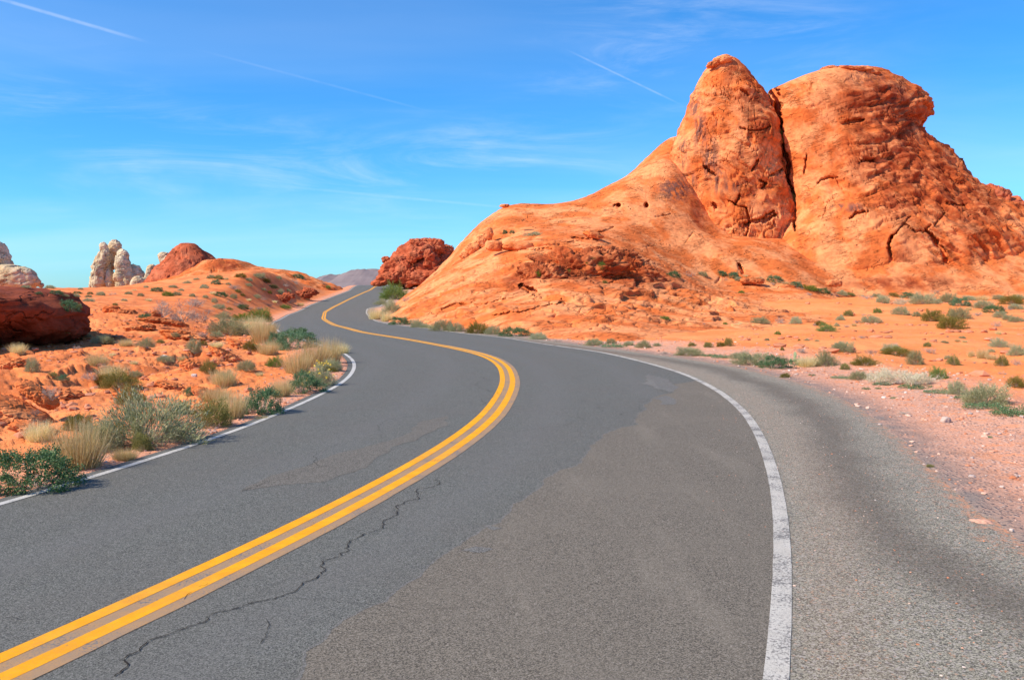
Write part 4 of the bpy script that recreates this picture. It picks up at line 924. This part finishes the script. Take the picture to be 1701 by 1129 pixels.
def pads():
    VV, FF, b = [], [], 0; rs = np.random.RandomState(3)
    for i in range(11):
        a = rs.uniform(0, 6.28); h = [0.25, .25, .25, .3, .6, .6, .62, .9, .92, .6, .3][i]; r = [.5, .5, .45, .1, .35, .3, .2, .3, .1, .5, .7][i]
        V, F = boulder((0, 0, 0), (.24, .05, .32), 900 + i, 0, 10, .05); ca, sa = math.cos(a * 3), math.sin(a * 3)
        V = np.c_[V[:, 0] * ca - V[:, 1] * sa, V[:, 0] * sa + V[:, 1] * ca, V[:, 2]] + [math.cos(a) * r, math.sin(a) * r, h]; VV.append(V); FF.append(F + b); b += len(V)
    V = np.vstack(VV); return mesh_np('pads', V, np.vstack(FF), True, {'rnd': ('POINT', rs.rand(len(V)))})
PADS = pads(); PADS.materials.append(LM['cactus'])

KN = {'sage': ('sage_bush', 'grey-green bush', 'bush'), 'brittle': ('brittlebush', 'dark green leafy mound', 'bush'), 'olive': ('olive_shrub', 'olive yellow shrub', 'shrub'), 'green': ('green_shrub', 'fresh green shrub', 'shrub'),
      'straw': ('grass_tuft', 'straw coloured grass tuft', 'grass tuft'), 'grass': ('grass_tuft', 'tall straw grass tuft', 'grass tuft'), 'dead': ('leafless_shrub', 'leafless grey shrub', 'shrub'), 'pale': ('twiggy_shrub', 'pale dry twiggy shrub', 'shrub'),
      'mat': ('creeping_plant', 'low creeping green plant', 'plant'), 'cactus': ('prickly_pear', 'prickly pear cactus', 'cactus'), 'flower': ('flowering_bush', 'yellow flowering bush', 'bush')}
ZONES = {
'the verge inside the left bend': '''
brittle 38 822 116 66|dark blue-green leafy bush at the road edge, cut by the left side of the view
sage 228 742 150 80|largest grey-green bush, beside the left white line
grass 112 783 100 82|tall straw grass clump between the dark bush and the largest grey-green bush
sage 150 752 70 50|grey-green bush half hidden behind the tall straw grass clump
olive 160 745 60 36
straw 56 735 52 34|dry grass tuft on the slope left of the big straw clump
olive 124 716 44 28|olive shrub peeking over the big straw grass clump
olive 231 749 30 30|small yellow-green shrub at the foot of the largest grey-green bush
olive 210 673 40 30|yellow-green shrub just behind the top of the largest grey-green bush
straw 200 766 46 20|low ragged grass below the largest grey-green bush
olive 298 688 30 21|dark olive shrub at the right shoulder of the largest grey-green bush
olive 344 711 64 43|round olive shrub right of the largest grey-green bush
grass 380 697 56 54|upright straw grass between the olive shrub and the dark green bush
dead 412 688 40 38|bundle of grey dry twigs clinging to the dark green bush
brittle 432 688 56 46|dark green bush casting its shadow on the road verge, left of the leafy mound
brittle 502 653 56 34|dark green leafy mound in front of the yellow flowers
straw 464 660 40 34|grey straw tuft left of the leafy mound in front of the flowers
flower 530 641 40 36|bush topped with yellow daisy flowers near the inside of the bend
grass 490 622 56 46|straw grass directly behind the yellow flowers
grass 520 610 62 50|widest straw grass clump at the tip of the bend
grass 546 604 46 48|tall straw grass with seed heads leaning over the white line
straw 566 590 28 22|short straw tuft at the white line, rightmost on the left verge
sage 551 617 32 22|small grey-green bush at the tip of the bend beside the gravel
green 455 610 28 19|bright green cushion left of the straw grass
brittle 484 581 62 32|broad dark blue-green mound behind the straw grass
brittle 458 574 28 23|dark green bush touching the left side of the broad mound
brittle 492 562 46 16|dark green mound farthest back beside the asphalt
olive 413 582 20 18
green 425 582 18 12
straw 441 590 40 27
straw 432 572 50 44|pale grass mass beside the second bend
straw 418 556 46 34
sage 375 556 58 28|pale grey-green bush at the head of the dry wash
green 428 535 40 22|bright green shrub at the far bend beside the asphalt
green 398 534 32 14
sage 368 530 26 12
straw 446 555 26 22
grass 395 557 34 24
olive 545 618 26 10
straw 505 640 30 22
straw 350 668 60 26
straw 432 700 24 10''',
'the rocky slope on the left': '''
olive 150 600 0 0
straw 155 609 38 24|straw grass at the top of the mixed clump on the rocky slope
dead 146 636 32 26|grey twigs at the left side of the mixed clump on the rocky slope
straw 178 632 52 28
olive 190 646 54 28|olive shrub in the front of the mixed clump on the rocky slope
olive 166 640 24 18
sage 223 627 22 11
dead 78 664 30 28|sparse grey shrub beside the sloping slab near the left edge
dead 55 690 16 14
sage 50 618 20 22
straw 24 588 28 18|spiky pale grass tuft in front of the overhanging rock
olive 85 625 14 7
brittle 103 632 16 9
sage 270 602 26 12
sage 166 570 30 13
olive 178 571 16 9
straw 205 576 26 14
sage 240 577 26 15
sage 320 586 24 22|round grey-green tuft on the rocky slope below the leafless shrubs
olive 336 574 14 9
straw 357 577 26 11
dead 334 561 24 14|grey cushion shrub below the leafless shrubs
sage 405 616 32 18|lone grey-green bush on the bank above the dry wash
olive 344 622 26 24|small yellow-topped shrub beside the shaded hole in the slope
straw 366 643 50 34|pale grass mound left of the dry wash
sage 372 640 30 24
brittle 313 658 14 14
brittle 112 517 28 18|dark green bush on top of the overhanging rock's right end
olive 126 513 14 8
sage 108 554 12 9
brittle 238 533 20 12|dark shrub beside the round red boulder
dead 264 524 44 30|leftmost of the leafless grey shrubs above the ledge
dead 298 534 56 38|largest leafless grey shrub, above the ledge
dead 330 536 38 28|rightmost of the leafless grey shrubs above the ledge
dead 320 510 44 18
sage 358 560 20 10
straw 220 606 14 8
dead 125 580 14 8
dead 355 600 12 8
straw 300 600 16 10
olive 60 560 0 0
sage 145 560 10 6
straw 430 625 14 8
olive 265 570 12 7
straw 345 690 20 12
dead 215 590 12 8
sage 290 560 14 8
straw 185 592 12 7''',
'the hillside left of the far road': '''
sage 350 463 14 7
olive 362 464 14 8
olive 398 461 18 8
sage 428 462 22 9
olive 441 470 14 9
sage 412 467 12 6
dead 386 481 26 14
brittle 357 472 14 8
sage 412 476 12 6
olive 452 479 16 7
dead 472 476 20 6
dead 489 471 16 11
brittle 493 462 20 7
sage 462 464 10 6
sage 337 479 12 6
brittle 366 493 18 9
olive 394 486 10 6
straw 352 489 12 6
sage 387 496 12 8
sage 425 495 14 6
dead 433 498 20 8
olive 447 488 8 6
sage 465 489 12 9
dead 392 509 20 10
sage 355 503 10 8
brittle 402 514 18 9
dead 415 515 12 8
dead 430 515 22 9
dead 447 509 10 8
green 472 513 20 8
straw 498 508 14 6
straw 509 498 8 5
green 544 479 10 6
sage 362 513 20 8
sage 318 493 10 6
brittle 91 489 18 7
sage 105 493 12 4
brittle 63 489 10 4
sage 125 493 12 5
brittle 127 488 12 4
sage 146 494 10 4
sage 133 481 8 3
brittle 148 489 8 4
sage 165 491 14 7
dead 185 490 16 6
sage 212 489 12 5
sage 145 501 16 6
sage 40 478 14 4
sage 80 479 14 5
brittle 258 484 18 7
green 276 492 18 9
sage 292 491 14 7
sage 310 471 12 5
sage 325 465 10 4
sage 285 478 14 5
sage 338 478 12 6
dead 270 506 14 8
dead 322 501 20 10
sage 232 492 10 5
straw 245 500 12 5
sage 205 500 9 4
olive 190 507 8 4
sage 300 483 9 4
dead 345 520 20 9
sage 378 473 9 4
sage 437 483 9 5
straw 412 500 10 5
straw 455 503 10 5
dead 378 503 9 5
sage 340 495 9 5
olive 402 492 8 5
sage 478 484 8 4
straw 375 465 9 5
sage 242 478 8 4
straw 222 483 8 3
olive 380 515 10 5''',
'the inside of the far bend': '''
green 652 498 44 30|tall green creosote bush where the road climbs out of sight
dead 674 502 18 16
sage 650 522 34 24|grey-green bush below the tall green creosote bush
sage 633 507 20 11
grass 622 532 26 24|straw grass at the white line of the far bend
grass 642 534 26 20
straw 634 528 24 16
brittle 664 541 32 16|dark green round mound just right of the far bend
sage 692 546 24 17
sage 706 547 20 11
sage 735 552 38 21|large grey-green bush on the verge right of the far bend
sage 757 553 26 17
olive 793 556 38 22|olive green bush in the middle of the verge row by the slickrock
sage 820 557 26 16
brittle 853 561 48 18|wide dark green mound at the right end of the verge row by the slickrock
sage 893 565 30 14
dead 925 569 32 8
straw 716 546 18 8''',
'the rock slope and crevice': '''
brittle 839 389 8 8
brittle 851 388 8 6
sage 888 392 30 8|long low shrub on the shelf of the slickrock slope
dead 872 389 8 4
green 893 460 12 12|yellow-green shrub at the left of the crumbly brown block
green 1000 448 14 14|yellow-green shrub on the top of the crumbly brown block
olive 1005 471 9 6
green 985 430 10 5
green 945 452 8 5
olive 1035 455 7 5
green 975 438 8 5
green 1299 236 11 22|dark green shrub growing high in the crevice between the two summits
olive 1321 335 17 16|round olive shrub at the bottom of the crevice between the two summits''',
'the foot of the rock formation': '''
brittle 1120 461 24 11
dead 1145 460 24 12
sage 1168 459 18 8
brittle 1200 458 16 9
dead 1203 466 16 8
brittle 1219 462 18 11
sage 1227 467 12 8
straw 1238 460 12 5
straw 1262 464 14 5
brittle 1287 469 24 12
dead 1284 474 18 8
straw 1306 472 14 5
brittle 1324 477 18 10
dead 1330 481 18 6
green 1345 483 26 10
brittle 1365 487 26 9
dead 1345 491 18 7
dead 1388 492 16 8
green 1232 487 10 5
sage 1400 491 18 9
olive 1412 491 18 6
dead 1444 497 28 10
sage 1470 504 22 14
olive 1486 493 16 7
pale 1500 507 28 14
brittle 1511 495 22 9
sage 1540 505 42 18
brittle 1556 504 12 7
dead 1555 489 18 11
sage 1578 503 26 16
brittle 1598 508 26 14
sage 1612 499 20 8
sage 1640 513 30 14
straw 1632 499 30 9
sage 1662 498 20 8
brittle 1658 520 28 12
olive 1687 506 34 14
sage 1692 514 22 9
dead 1677 515 20 8
straw 1520 500 14 6
straw 1430 492 14 5
sage 1458 494 16 7
sage 1696 498 20 8''',
'the open sand of the right plain': '''
sage 1265 538 28 12
dead 1297 538 22 14
sage 1323 538 18 13
dead 1354 542 9 7
olive 1364 541 18 8
green 1376 551 28 14|bright green shrub on the small rocks in the middle of the right plain
sage 1391 542 8 6
sage 1398 532 12 9
green 1293 556 10 7
dead 1258 556 9 3
sage 1275 566 8 4
dead 1277 574 10 5
olive 1300 582 6 6
dead 1333 587 26 15|dark purplish leafless shrub behind the berm plants
sage 1397 583 20 14
green 1205 539 8 4
dead 1170 539 9 4
green 1105 531 17 7
sage 1341 566 9 4
straw 1230 538 10 3
straw 1225 540 14 3
sage 1358 567 7 3
olive 1328 566 5 3
olive 1411 525 16 11
sage 1396 532 12 6
dead 1425 537 14 10
sage 1449 537 30 12
dead 1408 544 14 6
straw 1420 542 10 6
green 1459 520 14 9
dead 1436 524 9 4
sage 1500 523 26 13
sage 1524 526 12 9
olive 1553 534 32 19
olive 1587 547 40 20|largest dark olive shrub on the right plain, with a shadow to its right
sage 1597 531 30 18
olive 1583 526 13 13
straw 1611 516 12 7
dead 1627 525 18 10
sage 1665 528 20 10
sage 1677 532 16 9
sage 1690 535 20 9
dead 1659 543 24 10
dead 1433 563 14 8
sage 1403 585 38 18
dead 1451 589 24 12
olive 1496 592 50 15
sage 1484 584 30 13
dead 1490 577 14 10
dead 1548 588 24 14
olive 1542 576 12 8
olive 1440 608 36 16|straw green tuft patch left of the big pale twiggy shrub
olive 1405 614 14 11
sage 1524 606 24 22|silvery round bush right behind the big pale twiggy shrub
olive 1587 607 18 16
sage 1576 597 10 7
straw 1615 593 12 12
straw 1636 596 22 18
straw 1650 598 18 10
sage 1663 577 26 14
sage 1693 591 24 17
olive 1668 608 18 17
dead 1692 607 22 12
pale 1475 640 60 38|left half of the large pale twiggy shrubs behind the berm
pale 1528 642 76 34|widest pale twiggy shrub behind the berm
green 1562 630 26 20
olive 1692 644 24 16
sage 1600 562 10 4
straw 1660 556 10 7
straw 1420 604 10 5
sage 1570 570 12 4
straw 1592 568 10 5
straw 1604 569 9 4
dead 1668 622 16 6
sage 1648 585 10 5
dead 1575 560 8 4
dead 1620 604 7 5''',
'the gravel berm on the right': '''
sage 987 574 30 12
sage 1015 571 16 9
mat 1022 577 46 9
sage 1070 578 24 13
sage 1045 574 18 8
sage 1092 575 12 6
sage 1147 591 46 15|spreading grey-green bush at the gravel edge, left of the two big berm bushes
dead 1105 588 22 7
olive 1150 575 12 7
olive 1177 577 14 9
olive 1198 576 14 9
olive 1211 575 14 14
mat 1200 595 34 8
sage 1255 607 62 22|largest green-grey bush on the berm behind the right shoulder
brittle 1292 612 50 20|darker green bush touching the right end of the largest berm bush
cactus 1324 606 20 18|prickly pear between the dark green berm bush and the straw bush
straw 1345 610 40 20|straw tinted bush right of the prickly pear
sage 1374 608 32 24|grey-green bush at the right of the straw tinted bush
mat 1400 629 32 7
sage 1431 631 34 14
mat 1530 646 54 9
mat 1570 654 50 9
sage 1592 656 26 21|upright grey-green bush among the creeping plants on the berm
mat 1620 664 50 9
sage 1648 675 66 34|big blue-green bush on the berm near the right edge
mat 1646 680 64 12
mat 1690 692 56 22
olive 1306 627 16 8
mat 1440 647 14 5
mat 1460 646 10 4
mat 1487 662 13 4
dead 1505 689 24 8|flat dark dried plant lying on the red gravel
olive 1547 776 11 4
mat 1645 727 10 4
mat 1350 624 12 4
mat 1470 640 30 7
sage 1230 596 30 10
mat 1180 592 30 6''',
}
ORD = ['', 'first', 'second', 'third', 'fourth', 'fifth', 'sixth', 'seventh', 'eighth', 'ninth', 'tenth', 'eleventh', 'twelfth', 'thirteenth', 'fourteenth', 'fifteenth', 'sixteenth', 'seventeenth', 'eighteenth', 'nineteenth', 'twentieth']
def ordinal(n):
    return ORD[n] if n <= 20 else 'twenty-' + ORD[n - 20] if n < 30 else 'thirtieth' if n == 30 else 'thirty-' + ORD[n - 30]
PLACED = []
nplant = 0; rng = random.Random(11); CN = dict(sage='bushes', brittle='mounds', olive='shrubs', green='shrubs', straw='tufts', grass='tufts', dead='shrubs', pale='shrubs', mat='plants', cactus='cacti', flower='bushes')
for zone, txt in ZONES.items():
    ents = []
    for ln in txt.strip().splitlines():
        a, _, lab = ln.partition('|'); kd, x, y, w, h = a.split(); x, y, w, h = map(float, (x, y, w, h))
        if w > 0: ents.append([kd, x, y, w, h, lab.strip()])
    for kd in set(e[0] for e in ents):
        g = sorted([e for e in ents if e[0] == kd and not e[5]], key=lambda e: e[1])
        noun = KN[kd][1]; pl = noun.rsplit(' ', 1)[0] + ' ' + CN[kd]
        for i, e in enumerate(g):
            sz = 'tiny' if e[3] < 11 else 'small' if e[3] < 22 else 'wide'
            if len(g) == 1: e[5] = '%s %s, on %s' % (sz, noun, zone); continue
            pos = 'leftmost' if i == 0 else 'rightmost' if i == len(g) - 1 else ordinal(i + 1) + ' from left'
            e[5] = '%s %s, %s on %s' % (sz, noun, pos, zone)
    for kd, x, y, w, h, lab in ents:
        p = place(x, y)
        if p is None: continue
        dist = (p - cam_o).length; s = dist / FPX
        if kd == 'cactus': me, tw = PADS, None
        else: me, tw = VARS['sage' if kd == 'flower' else kd][rng.randrange(5)]
        W_, H_ = w * s / 2 * (1.12 if kd not in ('grass', 'straw') else 1.25), h * s * (0.95 if kd not in ('grass', 'straw') else 1.0)
        nm = KN[kd][0]; sc = (W_, W_ * rng.uniform(.8, 1.0), H_); rz = rng.uniform(0, 6.28)
        # keep the traced width: rotate the mesh, not the footprint
        M = Matrix.Diagonal((*sc, 1))
        big = w >= 14 and (tw is not None or kd == 'flower')
        if big:
            r = link(nm, None, loc=p + Vector((0, W_ * .5, -0.03 * H_)))
            f = link('foliage', me if me.users >= 0 else me, parent=r); t = link('branches', tw, parent=r)
            kids = [f, t]
            if kd == 'flower': kids.append(tag(link('flowers', FLOW, parent=r), kind='stuff'))
            for o in kids: o.scale = sc
            r.rotation_euler.z = 0
        else:
            r = link(nm, me, loc=p + Vector((0, W_ * .5, -0.03 * H_))); r.scale = sc
        if rng.random() < .5:
            for o in ([r] if not big else kids): o.scale.x *= -1
        tag(r, lab, KN[kd][2], 'plants on ' + zone); PLACED.append((p.x, p.y, max(W_, .1))); nplant += 1
print('plants', nplant)

# ------------------------------------------------------------------ gravel and loose stones
def ico():
    t = (1 + 5 ** .5) / 2; V = np.array([(-1, t, 0), (1, t, 0), (-1, -t, 0), (1, -t, 0), (0, -1, t), (0, 1, t), (0, -1, -t), (0, 1, -t), (t, 0, -1), (t, 0, 1), (-t, 0, -1), (-t, 0, 1)]) / 1.9
    F = np.array([(0, 11, 5), (0, 5, 1), (0, 1, 7), (0, 7, 10), (0, 10, 11), (1, 5, 9), (5, 11, 4), (11, 10, 2), (10, 7, 6), (7, 1, 8), (3, 9, 4), (3, 4, 2), (3, 2, 6), (3, 6, 8), (3, 8, 9), (4, 9, 5), (2, 4, 11), (6, 2, 10), (8, 6, 7), (9, 8, 1)]); return V, F
IV, IF = ico()
m, k = material('stone', 0.9); r = k.attr('rnd'); cr = k.n.new('ShaderNodeValToRGB'); k.set(cr.inputs[0], r); e = cr.color_ramp.elements
for pos, c in ((0.25, (0.60, 0.24, 0.13)), (0.5, (0.66, 0.38, 0.27)), (0.7, (0.62, 0.50, 0.42)), (0.85, (0.34, 0.28, 0.26))): q = e.new(pos); q.color = (*c, 1)
e[0].color = (0.42, 0.15, 0.07, 1); e[-1].color = (0.75, 0.68, 0.60, 1); k.set(k.bsdf.inputs['Base Color'], k.mix(k.ramp(k.noise(k.pos, 30, 4), .3, .7, 0, .4), cr.outputs[0], (0.5, 0.22, 0.14))); STONE = m
def scatter(name, pts, sizes, seed, flat=.6, crnd=None):
    rs = np.random.RandomState(seed); n = len(pts); V = IV[None] * rs.uniform(.65, 1.25, (n, 12, 1)); a = rs.uniform(0, 6.28, n); ca, sa = np.cos(a)[:, None], np.sin(a)[:, None]
    st = rs.uniform(.6, 1.4, (n, 1)); x, y, z = V[..., 0] * st, V[..., 1], V[..., 2] * flat
    V = np.stack([x * ca - y * sa, x * sa + y * ca, z], 2) * np.array(sizes)[:, None, None] + np.array(pts)[:, None]
    F = (IF[None] + (np.arange(n) * 12)[:, None, None]).reshape(-1, 3)
    rn = rs.rand(n) if crnd is None else crnd
    return mesh_np(name, V.reshape(-1, 3), F, False, {'rnd': ('FACE', np.repeat(rn, 20))})
rs = np.random.RandomState(77)
def field(n, xr, yr, cond, smin, smax, power=3, sink=.2, yp=1.0):
    x = rs.uniform(*xr, n); y = yr[0] + (yr[1] - yr[0]) * rs.rand(n) ** yp; o, l = road_side(x, y); g = cond(x, y, o, l); x, y, o = x[g], y[g], o[g]
    s = smin + (smax - smin) * rs.rand(len(x)) ** power; z = ground_z(x, y) + s * sink
    return np.c_[x, y, z], s
P_, s_ = field(42000, (1, 26), (2.5, 34), lambda x, y, o, l: (o > -0.1) & (o < 5.5) & (l > 0) & (rs.rand(len(x)) < np.exp(-np.abs(o - 1.5) / 2.2)), .006, .045, 5, yp=1.3)
tag(link('gravel', scatter('gravel', P_, s_, 1), STONE), kind='stuff')
P_, s_ = field(16000, (-12, -2.5), (5, 34), lambda x, y, o, l: (o > 0.05) & (o < 1.6) & (l < 0), .006, .035, 4, yp=1.3)
tag(link('gravel', scatter('gravel', P_, s_, 2), STONE), kind='stuff')
P_, s_ = field(20000, (-24, -3), (9, 48), lambda x, y, o, l: (o > 1.2) & (o < 18) & (l < 0) & (fbm(np.c_[x, y, 0 * x] * .35, 3, 5) > -.1), .012, .11, 7, yp=1.2)
tag(link('rubble', scatter('rubble', P_, s_, 3, .5, rs.rand(len(P_)) * .3), STONE), kind='stuff')
P_, s_ = field(9000, (2, 50), (18, 78), lambda x, y, o, l: (o > 3) & (l > 0) & (x > 3 + (y - 20) * .35) & (fbm(np.c_[x * .5, y, 0 * x] * .22, 3, 8) > 0.08), .03, .22, 6)
tag(link('rubble', scatter('rubble', P_, s_, 4, .5, rs.rand(len(P_)) * .3), STONE), kind='stuff')
P_, s_ = field(5200, (-1, 9), (2.5, 16), lambda x, y, o, l: (o < 0.1) & (o > -2.2) & (l > 0) & (x > 1.5), .003, .009, 4)
P_[:, 2] = zroad(P_[:, 1]) + s_ * .2 - .10 * S((road_side(P_[:, 0], P_[:, 1])[0] + .1) / 1.1)
tag(link('grit', scatter('grit', P_, s_, 5, .7), STONE), kind='stuff')
def stone(px, py, wpx, hpx, seed, label, c, name='stone'):
    p = place(px, py); s = (p - cam_o).length / FPX; V, F = boulder((0, 0, 0), (wpx * s / 2, wpx * s * .38, hpx * s / 2), seed, .55, 20, .35)
    me = mesh_np(name, V, F, True, {'rnd': ('POINT', np.full(len(V), c))}); tag(link(name, me, STONE, loc=p + Vector((0, wpx * s * .3, hpx * s * .32))), label, 'stone')
stone(1636, 879, 38, 13, 801, 'largest pinkish flat stone on the edge of the right shoulder', .48)
stone(1604, 850, 22, 4, 802, 'thin grey stone sliver left behind the largest pinkish flat stone', .72)
stone(1646, 889, 12, 4, 803, 'tiny pale pebble just in front of the largest pinkish flat stone', .55)
stone(1573, 702, 14, 10, 804, 'small grey stone on the red gravel bank right of the dried plant', .78)
stone(1495, 637, 12, 6, 805, 'white stone on the berm beside the creeping plants', .95)
stone(272, 594, 9, 5, 806, 'small white stone on the rocky slope behind the two leafy clumps', .98)
stone(322, 626, 9, 6, 807, 'small white stone near the shaded hole in the rocky slope', .95)
stone(1369, 765, 7, 4, 808, 'small orange pebble lying on the grey right shoulder', .3)
stone(1271, 697, 5, 3, 809, 'dark pebble on the shoulder just right of the white line', .02)
stone(1640, 722, 9, 4, 810, 'small pale stone among red gravel above the largest flat stone', .62)
